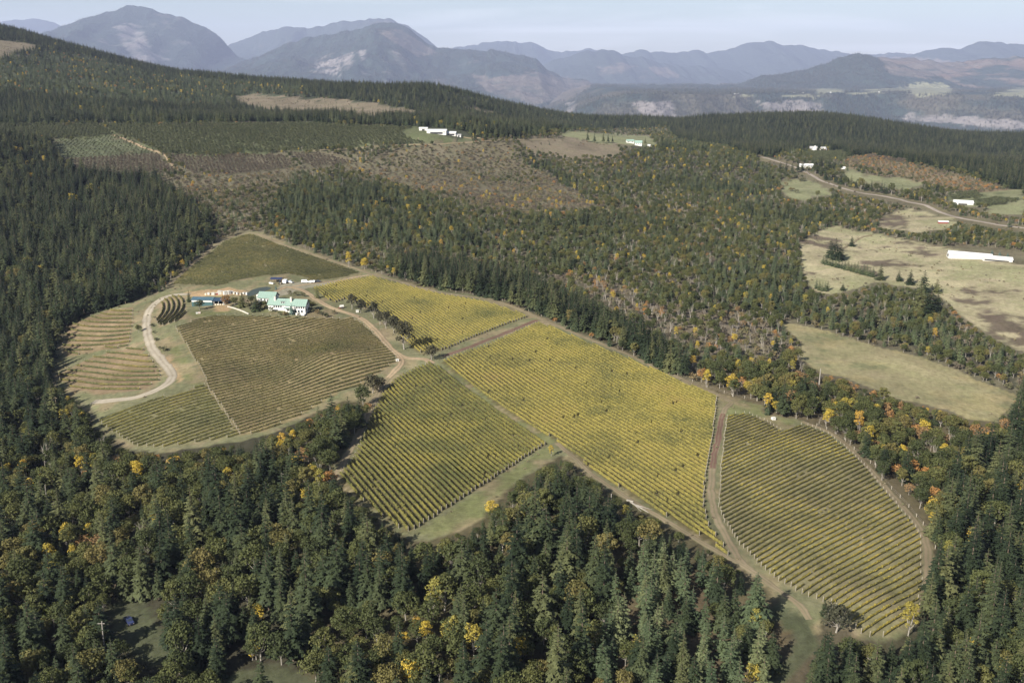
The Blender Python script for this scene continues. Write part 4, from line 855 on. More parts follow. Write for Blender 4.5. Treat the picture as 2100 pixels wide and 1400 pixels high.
def vineyard(zn, p1, p2, gap, mat, label, group, ref=None,  dens=5.5, hgt=1.75, wid=.5, bend=0., single=True, minlen=7, only=None, seed=0):
    R = np.random.default_rng(100 + seed); zid = ZONES[zn]
    a, b = unproject([p1, p2])[:, :2]; d = (b - a) / np.linalg.norm(b - a); n = np.array((-d[1], d[0])); mid = (a + b) / 2
    js, is_ = np.where(LAB[MV:MV + 1400, MU:MU + 2100] == zid)
    if only is not None:
        ok = [only(u_, v_) for u_, v_ in zip(is_[::40], js[::40])]; is_, js = is_[::40][ok], js[::40][ok]
    pick = R.integers(0, len(is_), 250); W_ = unproject(np.stack([is_[pick], js[pick]], 1))[:, :2] - mid
    s0, s1 = (W_ @ d).min() - 15, (W_ @ d).max() + 15; k0, k1 = (W_ @ n).min() - 15 - abs(bend) * 9000, (W_ @ n).max() + 15 + abs(bend) * 9000
    rest = []; found = []
    for kk in np.arange(math.floor(k0 / gap), math.ceil(k1 / gap)):
        s = np.arange(s0, s1, 1.0); X = mid + s[:, None] * d + n * (kk * gap + bend * s[:, None] ** 2 + fbm(s / 60 + seed, s * 0 + kk * .02, 2)[:, None] * .8)
        z = ground(X[:, 0], X[:, 1]); u_, v_, _ = project(X[:, 0], X[:, 1], z); ins = zone_at(u_, v_) == zid
        if only is not None: ins &= np.array([only(p, q) for p, q in zip(u_, v_)])
        e = np.flatnonzero(np.diff(np.r_[0, ins.astype(int), 0]))
        for i0, i1 in zip(e[::2], e[1::2]):
            if i1 - i0 < minlen: continue
            j0 = R.random() * .8; pts = np.concatenate([X[i0:i1], z[i0:i1, None]], 1); V = vine_mesh(zn, pts, s[i0:i1], dens, hgt, wid, mat, R); TRI[0] += len(V) // 2
            if not single: rest.append(V); continue
            found.append((kk * gap, pts, V)); continue
    kref = 0 if ref is None else float((unproject([ref])[0][:2] - mid) @ n); found.sort(key=lambda r_: abs(r_[0] - kref))
    if True:
        for q_, (_, pts, V) in enumerate(found):
            o0 = pts[0].copy(); me = mesh_np('foliage', V - o0, np.arange(len(V)).reshape(-1, 4), [mat])
            e_ = obj('vine_row', None, loc=o0, label=f'{nth(q_ + 1)} ' + label, cat='vine row', group=group)
            obj('foliage', me, e_); obj('end_post', POST, e_, (0, 0, 0)); obj('end_post', POST, e_, tuple(pts[-1] - o0)); ROWS_TOTAL[0] += 1
    if rest:
        V = np.concatenate(rest); obj('vine_rows_massed', mesh_np('vine_rows_massed', V, np.arange(len(V)).reshape(-1, 4), [mat]), kind='stuff')
vineyard('vine_yellow', (905,745), (1289,1015), 2.5, M_VY, 'yellow vine row from the grass strip in the largest, central block', 'rows of the big yellow vineyard', (1000,822), 5, wid=.46, seed=1)
vineyard('vine_lower', (903,757), (1110,908), 2.4, M_VG, 'yellow green vine row from the grass strip in the square block', 'rows of the square vineyard', (1040,852), 5.5, wid=.46, seed=2)
vineyard('vine_right', (1765,1302), (1885,1227), 2.35, M_VR, 'thin vine row from the top in the rounded right block', 'rows of the rounded vineyard', (1540,850), 5, 1.0, .32, seed=3)
vineyard('vine_upper', (748,632), (868,726), 2.45, M_VY, 'yellow vine row from the oak line in the block above the red soil track', 'rows of the upper yellow vineyard', (790,650), 4, wid=.46, seed=4)
vineyard('vine_brown', (210,862), (425,790), 4.0, M_VB, 'brownish vine row downhill from the green-roofed house', 'rows of the brown vineyard', (600,650), 5, 1.1, .46, seed=5)
vineyard('vine_corner', (210,862), (425,790), 4.0, M_VG, 'greenish vine row from the top in the corner piece below the drive', 'rows of the corner piece', (360,806), 5, 1.1, .46, seed=10)
vineyard('vine_terrace', (140,690), (268,688), 6.5, M_VT, 'dark vine row from the top on the upper terrace by the left wood', 'rows of the upper terrace', (240,634), 5.0, 1.4, .6, bend=.002, only=lambda u, v: v < 722 and not (v > 712 and u > 190), seed=6)
vineyard('vine_terrace', (150,765), (320,775), 6.5, M_VT, 'dark vine row from the top on the lower terrace inside the drive bend', 'rows of the lower terrace', (250,716), 5.0, 1.4, .6, bend=.002, only=lambda u, v: v >= 712 and not (v < 722 and u < 190), seed=7)
vineyard('vine_curve', (362,610), (345,662), 3.4, M_VT, 'short dark vine row from the drive, left of the blue shed', 'short rows by the blue shed', (322,640), 6.0, 1.7, .6, bend=-.004, seed=8)
vineyard('vine_top', (360,583), (560,545), 4.6, M_VB, '', '', None, 2.5, 1.3, .55, bend=.0006, single=False, seed=9)
print('vines', ROWS_TOTAL, TRI, round(time.time() - T0, 1))

# ------------------------------------------------------------------ buildings
M_WHITE = mat_plain('white_paint', (.54, .53, .50), .75, .06, .8)
M_TIN = mat_plain('white_metal_roof', (.46, .46, .46), .6, .05, .3)
M_GREEN = mat_plain('green_metal_roof', (.185, .262, .222), .6, .07, .35)
M_BLUE = mat_plain('blue_metal_roof', (.05, .095, .125), .55, .1, .3)
M_BLUED = mat_plain('dark_blue_roof', (.026, .048, .078), .55, .1, .3)
M_TEAL = mat_plain('teal_wall', (.04, .085, .09), .7, .1, .5)
M_GLASS = mat_plain('window_glass', (.03, .04, .05), .15, .1, 1, spec=.6)
M_DARK = mat_plain('dark_opening', (.025, .025, .03), .9, .1, 1)
M_RED = mat_plain('red_paint', (.20, .055, .045), .6, .1, 1)
M_GREY = mat_plain('grey_roof', (.26, .26, .26), .8, .12, .4)
M_WOOD = mat_plain('weathered_wood', (.27, .21, .15), .85, .2, 1)
M_STONE = mat_plain('pale_stone', (.46, .43, .37), .9, .15, 1)
M_BRICK = mat_plain('chimney_stone', (.50, .46, .40), .9, .15, 2)
M_NAVY = mat_plain('navy_tarp', (.022, .03, .07), .6, .2, .5)
M_TYRE = mat_plain('tyre', (.02, .02, .02), .9, .1, 2)
M_CARW = mat_plain('white_car_paint', (.80, .80, .80), .3, .03, 1, spec=.5)
M_CARD = mat_plain('dark_car_paint', (.03, .033, .045), .3, .05, 1, spec=.5)
M_CARN = mat_plain('navy_car_paint', (.03, .04, .10), .3, .05, 1, spec=.5)
M_LAMP = mat_plain('lamp_lens', (.6, .5, .45), .3, .05, 1)
M_POND = mat_plain('pond_water', (.035, .042, .025), .35, .2, .1, spec=.15)
M_TANK = mat_plain('plastic_white', (.50, .49, .45), .5, .08, 1)
M_CREAM = mat_plain('cream_crate', (.55, .48, .36), .7, .15, 1)

def gable_wall(L, D, h, rise, x0=0, y0=0):
    """closed body, ridge along x, centre of its front foot line at (x0, y0)"""
    m = MB(); xs = (x0 - L / 2, x0 + L / 2); sec = [(y0, -1.5), (y0 + D, -1.5), (y0 + D, h), (y0 + D / 2, h + rise), (y0, h)]
    m.add([(xs[0], y, z) for y, z in sec] + [(xs[1], y, z) for y, z in sec], [(4, 3, 2, 1, 0), (5, 6, 7, 8, 9)] + [(k, (k + 1) % 5, 5 + (k + 1) % 5, 5 + k) for k in range(5)]); return m
def gable_roof(L, D, h, rise, x0=0, y0=0, over=.6, th=.16):
    m = MB(); xa, xb = x0 - L / 2 - over, x0 + L / 2 + over; sl = rise / (D / 2); yc = y0 + D / 2
    for sg in (-1, 1):
        ye = yc + sg * (D / 2 + over); ze = h - sl * over + .04; zr = h + rise + .04
        m.add([(xa, ye, ze), (xb, ye, ze), (xb, yc, zr), (xa, yc, zr), (xa, ye, ze + th), (xb, ye, ze + th), (xb, yc, zr + th), (xa, yc, zr + th)],
              [(0, 3, 2, 1), (4, 5, 6, 7), (0, 1, 5, 4), (1, 2, 6, 5), (2, 3, 7, 6), (3, 0, 4, 7)])
    return m
def seams(parent, L, D, h, rise, x0, y0, mat, step=1.6, over=.6):
    """standing seams of a metal roof, front slope"""
    me = MB(); sl = math.atan2(rise, D / 2); n = int((L + 2 * over) / step)
    yc = y0 + D / 2; ye = y0 - over; ze = h - rise / (D / 2) * over + .2
    m = MB().add([(-.05, ye, ze), (.05, ye, ze), (.05, yc, h + rise + .2), (-.05, yc, h + rise + .2), (-.05, ye, ze + .07), (.05, ye, ze + .07), (.05, yc, h + rise + .27), (-.05, yc, h + rise + .27)],
                 [(0, 3, 2, 1), (4, 5, 6, 7), (0, 1, 5, 4), (1, 2, 6, 5), (2, 3, 7, 6), (3, 0, 4, 7)]).mesh('seam', mat)
    for k in range(n): obj('seam', m, parent, (x0 - L / 2 - over + (k + .5) * step, 0, 0))
def window(parent, x, y, z, w_, h_, side=False):
    """side: on the gable end facing +x"""
    fr = MB(); gl = MB()
    if side:
        fr.box(x, x + .06, y - w_ / 2 - .12, y + w_ / 2 + .12, z - .12, z + h_ + .12); gl.box(x + .061, x + .09, y - w_ / 2, y + w_ / 2, z, z + h_)
    else:
        fr.box(x - w_ / 2 - .12, x + w_ / 2 + .12, y - .06, y, z - .12, z + h_ + .12); gl.box(x - w_ / 2, x + w_ / 2, y - .09, y - .061, z, z + h_)
    f = obj('window', fr.mesh('window', M_WHITE), parent); obj('pane', gl.mesh('pane', M_GLASS), f)
def site(u, v): return unproject([(u, v)])[0]
def thing(name, u, v, label, cat, rz=0, group=None, sink=0.):
    p = site(u, v); return obj(name, None, loc=(p[0], p[1], p[2] - sink), label=label, cat=cat, rz=rz, group=group)
RZ = math.radians(-9)
# the long house
t = thing('farmhouse', 606, 642, 'two-storey white house with pale green metal roof and grey gable end', 'house', RZ)
obj('wall', gable_wall(14, 8.5, 5.3, 3.4).mesh('wall', M_WHITE), t)
r = obj('roof', gable_roof(14, 8.5, 5.3, 3.4).mesh('roof', M_GREEN), t); seams(r, 14, 8.5, 5.3, 3.4, 0, 0, M_GREEN)
obj('wall', gable_wall(13.4, 8, 5.0, 3.2, -13.4, 2.2).mesh('wall', M_WHITE), t)
r = obj('roof', gable_roof(13, 8, 5.0, 3.2, -13.6, 2.2).mesh('roof', M_GREEN), t); seams(r, 13, 8, 5.0, 3.2, -13.6, 2.2, M_GREEN)
for x in (-3.2, 1.2, 2.8, 4.4, 6): window(t, x, 0, 3.2, 1.0, 1.5)
for x in (0, 2.4, 4.6): window(t, x, 0, .4, 1.3, 1.8)
for x in (-15.8, -14.2, -12.6, -11): window(t, x, 2.2, 2.9, 1.0, 1.4)
window(t, 7, 4.2, 5.2, 1.6, 1.6, True); window(t, 7, 2.2, 1.4, 1.1, 1.4, True); window(t, 7, 6.2, 1.4, 1.1, 1.4, True)
for (x, y, z) in ((-3.6, 2.6, 10.2), (-16.0, 5.0, 9.6)):
    c = obj('chimney', MB().box(x - .55, x + .55, y - .55, y + .55, 5.5, z).mesh('chimney', M_BRICK), t); obj('chimney_cap', MB().box(x - .65, x + .65, y - .65, y + .65, z, z + .18).mesh('chimney_cap', M_STONE), c)
dm = obj('dormer', MB().box(-11.2, -7.6, 3.0, 5.6, 5.2, 7.0).mesh('dormer', M_WHITE), t)
obj('dormer_roof', MB().box(-11.6, -7.2, 2.6, 6.2, 7.0, 7.2).mesh('dormer_roof', M_GREEN), dm)
for x in (-10.6, -9.4, -8.2): obj('pane', MB().box(x - .4, x + .4, 2.93, 2.99, 5.7, 6.7).mesh('pane', M_GLASS), dm)
obj('porch_roof', MB().box(-7.4, -2.6, -3.0, 2.0, 3.6, 3.8).mesh('porch_roof', M_GREEN), t)
for x in (-7.1, -2.9): obj('porch_post', MB().box(x - .12, x + .12, -2.8, -2.56, -.5, 3.58).mesh('porch_post', M_WHITE), t)
obj('door', MB().box(-1.9, -.9, -.07, -.01, 0, 2.2).mesh('door', M_DARK), t)
dk = obj('deck', MB().box(1.5, 7.5, -3.6, -.02, -.6, .15).mesh('deck', M_WHITE), t)
obj('deck_rail', MB().box(1.5, 7.5, -3.6, -3.5, .16, 1.1).mesh('deck_rail', M_WHITE), dk)
t = thing('winery_building', 546, 620, 'smaller white building with pale green roof behind the long house', 'building', RZ)
obj('wall', gable_wall(11.5, 9, 3.6, 3.0).mesh('wall', M_WHITE), t)
r = obj('roof', gable_roof(11.5, 9, 3.6, 3.0, over=.8).mesh('roof', M_GREEN), t); seams(r, 11.5, 9, 3.6, 3.0, 0, 0, M_GREEN, over=.8)
for x in (-3.6, -1, 3.4): window(t, x, 0, 1.2, 1.0, 1.3)
obj('door', MB().box(.6, 1.7, -.07, -.01, -.2, 2.1).mesh('door', M_DARK), t); window(t, 5.75, 4.5, 3.4, 1.2, 1.2, True)
p = site(531, 614)
t = obj('water_tank', None, loc=p, label='round white water tank beside the smaller green-roofed building', cat='water tank')
obj('tank_shell', MB().tube((0, 0, -.5), (0, 0, 3.4), 1.7, 1.7, 14).mesh('tank_shell', M_TANK), t); obj('tank_lid', MB().tube((0, 0, 3.4), (0, 0, 4.0), 1.7, .3, 14).mesh('tank_lid', M_TANK), t)
# blue shed
t = thing('equipment_shed', 425, 627, 'long teal shed with blue metal roof and an open bay', 'shed', math.radians(-5))
obj('wall', gable_wall(15, 8, 4.0, 1.3, -3.6).mesh('wall', M_TEAL), t)
obj('light_band', MB().box(-11, 3.8, -.09, -.01, 2.7, 3.8).mesh('light_band', M_WHITE), t)
r = obj('roof', gable_roof(15, 8, 4.0, 1.3, -3.6, over=.4).mesh('roof', M_BLUE), t); seams(r, 15, 8, 4.0, 1.3, -3.6, 0, M_BLUE, over=.4)
r = obj('bay_roof', gable_roof(8.6, 8, 3.7, 1.3, 8.2, over=.5).mesh('bay_roof', M_BLUED), t); seams(r, 8.6, 8, 3.7, 1.3, 8.2, 0, M_BLUED, over=.5)
obj('back_wall', MB().box(4, 12.4, 7.7, 7.9, -1, 3.7).mesh('back_wall', M_TEAL), t); obj('end_wall', MB().box(12.2, 12.4, 4, 7.68, -1, 3.6).mesh('end_wall', M_TEAL), t)
for x in (5, 8.2, 11.6, 12.3): obj('post', MB().box(x - .12, x + .12, .1, .34, -1, 3.7).mesh('post', M_WHITE), t)
obj('bay_floor', MB().box(4, 12.3, -.2, 7.6, -1.2, .15).mesh('bay_floor', M_STONE), t)
ORD = ['first', 'second', 'third', 'fourth', 'fifth', 'sixth', 'seventh', 'eighth', 'ninth', 'tenth', 'eleventh', 'twelfth', 'thirteenth', 'fourteenth', 'fifteenth']
BIN = MB().box(-.6, .6, -.6, .6, 0, 1.15, .05, .05); BINM = BIN.mesh('crate', M_CREAM)
for k in range(4):
    q = t.matrix_basis @ Vector((5.6 + 1.75 * k, 1.2, .16)) if False else None
    rz = math.radians(-5); lx, ly = 5.7 + 1.75 * k, 1.1
    obj('crate', BINM, None, (t.location.x + lx * math.cos(rz) - ly * math.sin(rz), t.location.y + lx * math.sin(rz) + ly * math.cos(rz), t.location.z + .16), f'{ORD[k]} cream crate from the left in the open bay of the blue shed', 'crate', 'crates in the shed bay', rz=rz)
# tanks and bins stored along the earth bank behind the shed
for k, (u, v, w_, h_, mt) in enumerate([(422,604.5,1.2,1.0,1),(428,604,1.6,1.4,0),(437,604.5,2.2,1.5,0),(445,604,1.6,1.4,2),(450,603.5,2.0,2.6,0),(455,603,1.6,2.2,1),(462,604,2.2,2.4,0),(470,603,2.0,2.4,0),(475,601.5,2.4,1.4,0),(481,602.5,1.6,1.2,1),(487,604,1.2,1.6,0),(494,604.5,1.2,1.1,1),(500,603,1.6,1.1,0),(506,604.5,1.2,1.7,0)]):
    e = obj('storage_bin', None, loc=site(u, v), label=f'{ORD[k]} of the stored bins along the earth bank, counted from the left, ' + ('white', 'cream', 'orange')[mt], cat='storage bin', group='bins along the earth bank', rz=.1 * k)
    obj('bin_body', MB().box(-w_ / 2, w_ / 2, -w_ / 2, w_ / 2, -.3, h_, .06, .06).mesh('bin_body', (M_TANK, M_CREAM, M_RED)[mt]), e); obj('bin_rim', MB().box(-w_ / 2 - .04, w_ / 2 + .04, -w_ / 2 - .04, w_ / 2 + .04, h_, h_ + .14).mesh('bin_rim', M_TANK), e)
# yard: equipment shelter, tanks, cars
t = thing('equipment_shelter', 566, 580, 'dark navy canopy over machinery at the edge of the gravel yard', 'shelter', -.1)
obj('canopy', gable_roof(8.6, 6, 2.7, .8, over=.3).mesh('canopy', M_NAVY), t)
for x in (-4.2, 0, 4.2):
    for y in (.1, 5.9): obj('post', MB().box(x - .08, x + .08, y - .08, y + .08, -.6, 2.7).mesh('post', M_WOOD), t)
e = thing('tractor', 574, 583, 'small tractor with cream hood parked beside the navy canopy', 'tractor', .5)
obj('tractor_body', MB().box(-.5, .5, -1.6, 1.2, .6, 1.3).mesh('tractor_body', M_CREAM), e); obj('cab', MB().box(-.6, .6, -.9, .6, 1.3, 2.4, .1, .1).mesh('cab', M_GLASS), e)
for x, y, rr in ((-.75, -.8, .75), (.75, -.8, .75), (-.65, 1, .45), (.65, 1, .45)): obj('wheel', MB().tube((x - .18, y, rr), (x + .18, y, rr), rr, rr, 12).mesh('wheel', M_TYRE), e)
e = thing('grape_bin', 557, 582, 'long white bin in front of the navy canopy', 'bin', -.6)
obj('bin_body', MB().box(-2.2, 2.2, -.6, .6, 0, 1.0, -.1, -.1).mesh('bin_body', M_TANK), e); obj('bin_rim', MB().box(-2.35, 2.35, -.75, .75, 1.0, 1.1).mesh('bin_rim', M_TANK), e)
e = thing('cargo_trailer', 584, 581, 'white box trailer parked between navy canopy and pickup', 'trailer', -.1)
obj('box', MB().box(-1.3, 1.3, -1.3, 2.8, .5, 2.7).mesh('box', M_CARW), e); obj('hitch', MB().box(-.08, .08, 2.8, 4.0, .5, .65).mesh('hitch', M_DARK), e)
for x in (-1.2, 1.2): obj('wheel', MB().tube((x - .15, .6, .36), (x + .15, .6, .36), .36, .36, 12).mesh('wheel', M_TYRE), e)
def car(name, u, v, kind, mat, label, cat, rz):
    e = thing(name, u, v, label, cat, rz); L = 5.4 if kind != 'car' else 4.5; W_ = 1.0
    if kind == 'pickup':
        side = [(-2.7, .5), (2.7, .5), (2.7, 1.15), (1.3, 1.2), (.7, 1.8), (-.7, 1.8), (-.9, 1.2), (-2.7, 1.2)]
    elif kind == 'van':
        side = [(-2.7, .45), (2.7, .45), (2.7, 1.1), (1.9, 1.25), (1.3, 2.15), (-2.6, 2.2), (-2.7, 2.0)]
    else:
        side = [(-2.25, .4), (2.25, .4), (2.25, .85), (1.2, .98), (.5, 1.45), (-1.1, 1.45), (-1.8, .98), (-2.25, .9)]
    b = obj('body', MB().prism(side, -.9, .9).mesh('body', mat), e)
    g = {'pickup': (-.6, .75, 1.25, 1.7), 'van': (-2.2, 1.3, 1.45, 2.0), 'car': (-1.1, .6, 1.0, 1.38)}[kind]
    for sg in (-1, 1): obj('side_window', MB().box(g[0], g[1], sg * .905 - .01, sg * .905 + .01, g[2], g[3]).mesh('side_window', M_GLASS), b)
    sx = {'pickup': ((1.28, 1.22), (.72, 1.78)), 'van': ((1.88, 1.3), (1.34, 2.1)), 'car': ((1.18, 1.0), (.52, 1.43))}[kind]
    (xa, za), (xb, zb_) = sx
    obj('windscreen', MB().add([(xa + .02, -.8, za + .02), (xa + .02, .8, za + .02), (xb + .02, .75, zb_ + .02), (xb + .02, -.75, zb_ + .02), (xa - .02, -.8, za), (xa - .02, .8, za), (xb - .02, .75, zb_), (xb - .02, -.75, zb_)],
        [(0, 1, 2, 3), (7, 6, 5, 4), (0, 4, 5, 1), (1, 5, 6, 2), (2, 6, 7, 3), (3, 7, 4, 0)]).mesh('windscreen', M_GLASS), b)
    if kind == 'pickup': obj('cargo_bed', MB().box(-2.6, -1.0, -.78, .78, 1.205, 1.23).mesh('cargo_bed', M_DARK), b)
    for x in (-L * .31, L * .31):
        for sg in (-1, 1): obj('wheel', MB().tube((x, sg * .92 - .1, .36), (x, sg * .92 + .1, .36), .36, .36, 12).mesh('wheel', M_TYRE), e)
    for sg in (-1, 1): obj('headlight', MB().box(side[1][0], side[1][0] + .03, sg * .65 - .15, sg * .65 + .15, .65, .82).mesh('headlight', M_LAMP), b)
car('pickup_truck', 595, 580, 'pickup', M_CARW, 'white pickup truck parked by the gravel yard', 'truck', 2.6)
car('van', 626, 579.5, 'van', M_CARW, 'white passenger van parked at the edge of the top vineyard', 'van', .05)
car('parked_car', 638.5, 579, 'car', M_CARW, 'white car parked just right of the passenger van', 'car', 1.4)
car('parked_car', 644, 578.5, 'car', M_CARW, 'white car parked between the other white car and the dark car', 'car', 1.5)
car('parked_car', 652, 578.5, 'car', M_CARD, 'dark car parked at the right end of the yard', 'car', -.1)
car('parked_car', 265, 1276, 'pickup', M_CARN, 'dark blue vehicle standing in the shaded clearing', 'car', -.9)
# pond: a sheet of dark water with a bank
pp = unproject([(504,606),(508,600),(518,594),(532,590),(548,588),(556,590),(552,594),(540,598),(526,603),(512,608)]); zc_ = pp[:, 2].mean()
pd = np.concatenate([pp[:, :2], (pp[:, 2:] * 0 + pp[:, 2:] + .12)], 1); cc = pd.mean(0)[None]
obj('pond', mesh_np('pond', np.concatenate([cc, pd]), np.array([[0, k + 1, (k + 1) % len(pd) + 1] for k in range(len(pd))]), [M_POND]), kind='structure')
# low stone wall below the shrubs
q = smooth_line(unproject([(468,629.5),(478,632),(490,636),(500,640),(509,644)])[:, :2], 1.2); e = obj('stone_wall', None, loc=(*q[0], float(ground(*q[0]))), label='low pale stone wall curving down from the shed toward the vines', cat='stone wall')
blk = MB().box(-.55, .55, -.28, .28, -.3, .75, .03, .03).mesh('stone', M_STONE)
for k, (x, y) in enumerate(q):
    d_ = q[min(k + 1, len(q) - 1)] - q[max(k - 1, 0)]; o = obj('stone', blk, e, (x - q[0][0], y - q[0][1], float(ground(x, y) - ground(*q[0]))), rz=math.atan2(d_[1], d_[0])); o.scale = (1, 1, .85 + .3 * random.random())
def shed(name, u, v, L, D, h, rise, wall, roof, label, cat, rz, door=None, wins=(), tilt=0, over=.5):
    e = thing(name, u, v, label, cat, rz); e.rotation_euler = (0, tilt, rz)
    obj('wall', gable_wall(L, D, h, rise).mesh('wall', wall), e); r = obj('roof', gable_roof(L, D, h, rise, over=over).mesh('roof', roof), e)
    if L > 14: seams(r, L, D, h, rise, 0, 0, roof, 3.0, over)
    if door: obj('door', MB().box(door[0], door[1], -.09, -.01, 0, door[2]).mesh('door', M_DARK), e)
    for x in wins: window(e, x, 0, h * .45, 1.2, min(1.4, h * .4))
    return e
e = shed('barn', 1990, 531, 36, 10, 2.8, 2.3, M_WHITE, M_TIN, 'very long white barn, its taller half, on the dry field', 'barn', math.radians(-13), tilt=.055)
obj('gable_door', MB().box(-18.1, -18.01, 2.5, 7, 0, 2.2).mesh('gable_door', M_DARK), e)
e = shed('barn', 2046, 536, 24, 8, 2.3, 1.7, M_WHITE, M_TIN, 'lower white barn joined to the right end of the very long barn', 'barn', math.radians(-13), door=(-11, 9, 1.2), tilt=.055)
shed('barn', 1976, 420, 22, 8, 2.6, 2.4, M_WHITE, M_TIN, 'white barn beside the orchard rows beyond the road', 'barn', math.radians(-12), tilt=.03, door=(-6, 4, 1.4))
shed('field_shed', 1935, 458.5, 10, 4, 1.8, .9, M_RED, M_TIN, 'small red-walled shed with pale roof on the tan slope', 'shed', math.radians(-8))
shed('packing_shed', 895, 275, 28, 14, 4.2, 2.2, M_WHITE, M_TIN, 'largest white packing shed behind the orchard', 'shed', math.radians(-4), door=(-9, 9, 2.6), wins=(11,))
shed('packing_shed', 868, 268, 12, 8, 3.0, 1.5, M_WHITE, M_TIN, 'small white shed left of the largest packing shed', 'shed', 0, door=(-2, 2, 2))
shed('packing_shed', 925, 278, 13, 11, 3.2, 2.2, M_WHITE, M_TIN, 'white shed right of the largest packing shed', 'shed', math.radians(-6), door=(-5, 5, 2.2))
shed('garage', 941, 281, 6, 5, 2.6, 1.2, M_WHITE, M_GREY, 'little white garage at the end of the packing yard', 'garage', 0, door=(-1, 1, 2))
e = shed('country_house', 1668, 312, 13, 9, 6.0, 4.0, M_WHITE, M_GREY, 'white house with a steep front gable above the orchard slope', 'house', math.radians(-8), wins=(-4, -1.5, 4))
obj('front_gable', MB().prism([(-.5, -1), (4.5, -1), (4.5, 8), (2, 12), (-.5, 8)], -3.5, -.01).mesh('front_gable', M_WHITE), e); obj('side_wing', MB().box(-13.5, -6.6, 1, 7, -1, 4.2).mesh('side_wing', M_WHITE), e)
e = shed('country_house', 1690, 311, 9, 8, 4.5, 3.8, M_WHITE, M_GREY, 'white house with red front trim next to the gabled white house', 'house', math.radians(10), wins=(-2, 2))
obj('tower', MB().box(-1.6, 1.6, -1.5, -.01, -.8, 8).mesh('tower', M_WHITE), e); obj('trim', MB().box(-1.9, 1.9, -1.8, -1.51, 3.2, 4.4).mesh('trim', M_RED), e)
shed('farm_building', 1654, 344, 20, 8, 3.4, 2.2, M_WHITE, M_TIN, 'long low white building below the orchard by the tall firs', 'building', math.radians(-4), wins=(-6, -2, 3, 7))
shed('garden_shed', 1729, 347, 6, 4, 2.2, 1.2, M_WHITE, M_TIN, 'tiny white shed at the corner of the green field', 'shed', math.radians(-10))
shed('meadow_house', 1309, 299, 11, 8, 4.5, 3.4, M_WHITE, M_GREEN, 'white house with green roof beside the pale meadow', 'house', math.radians(-12), wins=(-3, 0, 3))
shed('meadow_house', 1293, 294, 12, 7, 3.4, 2.4, M_WHITE, M_GREEN, 'low white house half hidden by firs beside the pale meadow', 'house', math.radians(6), wins=(-3, 3))
shed('garden_shed', 1331, 301, 4, 3, 2.4, 1, M_WHITE, M_TIN, 'tiny white shed right of the meadow houses', 'shed', 0)
# white buildings far away on the plateau
X, edge, YR, ZG = PLAT; XG, TG = np.meshgrid(X, YR); YG = edge[None] + TG; pu, pv, _ = project(XG, YG, ZG); topm = TG > 0
for k, (u_, v_, L, nm) in enumerate([(1508,198,26,'first white farm building from the left on the far plateau'),(1516,198,20,'second white farm building from the left on the far plateau'),(1628,196,30,'white shed below the wooded hill across the valley'),(1645,196,36,'longest white shed below the wooded hill across the valley'),(1703,199,20,'white shed on the rim of the far bluff'),(1803,190,16,'white house by the pale fields across the valley')]):
    j, i = np.unravel_index(np.argmin(np.where(topm, (pu - u_) ** 2 + (pv - v_) ** 2, 1e9)), pu.shape)
    e = obj('farm_building', None, loc=(XG[j, i], YG[j, i], ZG[j, i]), label=nm, cat='building', rz=-.1 * (k % 3))
    obj('wall', gable_wall(L * .8, 14, 6, 4).mesh('wall', M_WHITE), e); obj('roof', gable_roof(L * .8, 14, 6, 4, over=.8, th=.4).mesh('roof', M_TIN), e)

# ------------------------------------------------------------------ trees that stand out one by one
def px_tree(kind, u, v, hpx, label, cat, name, group=None, wide=1.0, var=0):
    p = site(u, v); d_ = project(*p)[2]; ks = K[kind]; k = ks[var % len(ks)]; hm = hpx * d_ / FPX / max(.6, math.cos(math.atan2(CAM_Z - p[2], p[1]))); s = hm / PROTO[k][4]
    e = tree(kind, k, *p, s, random.random() * 6.28, label, cat, group, name); e.scale = (s * wide, s * wide, s); return e
PLACE = ['nearest the house', 'second from the house', 'third from the house', 'fourth from the house', 'fifth from the house', 'sixth from the house']
for i, (u, v, h) in enumerate([(722,634,34),(740,642,30),(767,653,38),(779,666,30),(792,674,38),(808,683,38)]):
    px_tree('oldoak', u, v, h, f'grey green oak in the line along the dirt track, {PLACE[i]}', 'oak tree', 'oak_tree', 'oaks along the dirt track', .8, i)
px_tree('oldoak', 829, 716, 62, 'biggest oak of the line along the dirt track, near the fork', 'oak tree', 'oak_tree', wide=.85)
px_tree('oldoak', 884, 739, 34, 'round dark oak at the corner of the yellow vineyard', 'oak tree', 'oak_tree', wide=1.05)
px_tree('oldoak', 764, 806, 40, 'bushy oak at the corner of the brown vineyard', 'oak tree', 'oak_tree', wide=1.0, var=1)
px_tree('oldoak', 779, 800, 28, 'smaller oak touching the bushy one at the brown vineyard corner', 'oak tree', 'oak_tree', wide=1.0, var=1)
px_tree('fir', 651, 611, 29, 'dark fir standing alone by the yard drive', 'fir tree', 'fir_tree', wide=.9, var=2)
px_tree('fir', 388, 619, 26, 'dark fir at the left end of the blue shed', 'fir tree', 'fir_tree', wide=.9, var=2)
px_tree('fir', 497, 629, 31, 'broad dark conifer between the blue shed and the houses', 'conifer', 'fir_tree', wide=1.5, var=2)
px_tree('fir', 526, 637, 33, 'dark conifer in front of the smaller green-roofed building', 'conifer', 'fir_tree', wide=1.4, var=0)
px_tree('spruce', 599, 644, 22, 'blue grey spruce in front of the long house', 'spruce tree', 'spruce_tree', wide=.95)
px_tree('spruce', 566, 594, 13, 'small blue grey spruce by the gravel yard', 'spruce tree', 'spruce_tree', wide=.7)
px_tree('rust', 464, 630, 27, 'brown leaved tree at the right end of the blue shed', 'tree', 'russet_tree')
px_tree('oak', 409, 636, 22, 'dark bushy tree in front of the blue shed', 'tree', 'oak_tree', wide=1.2)
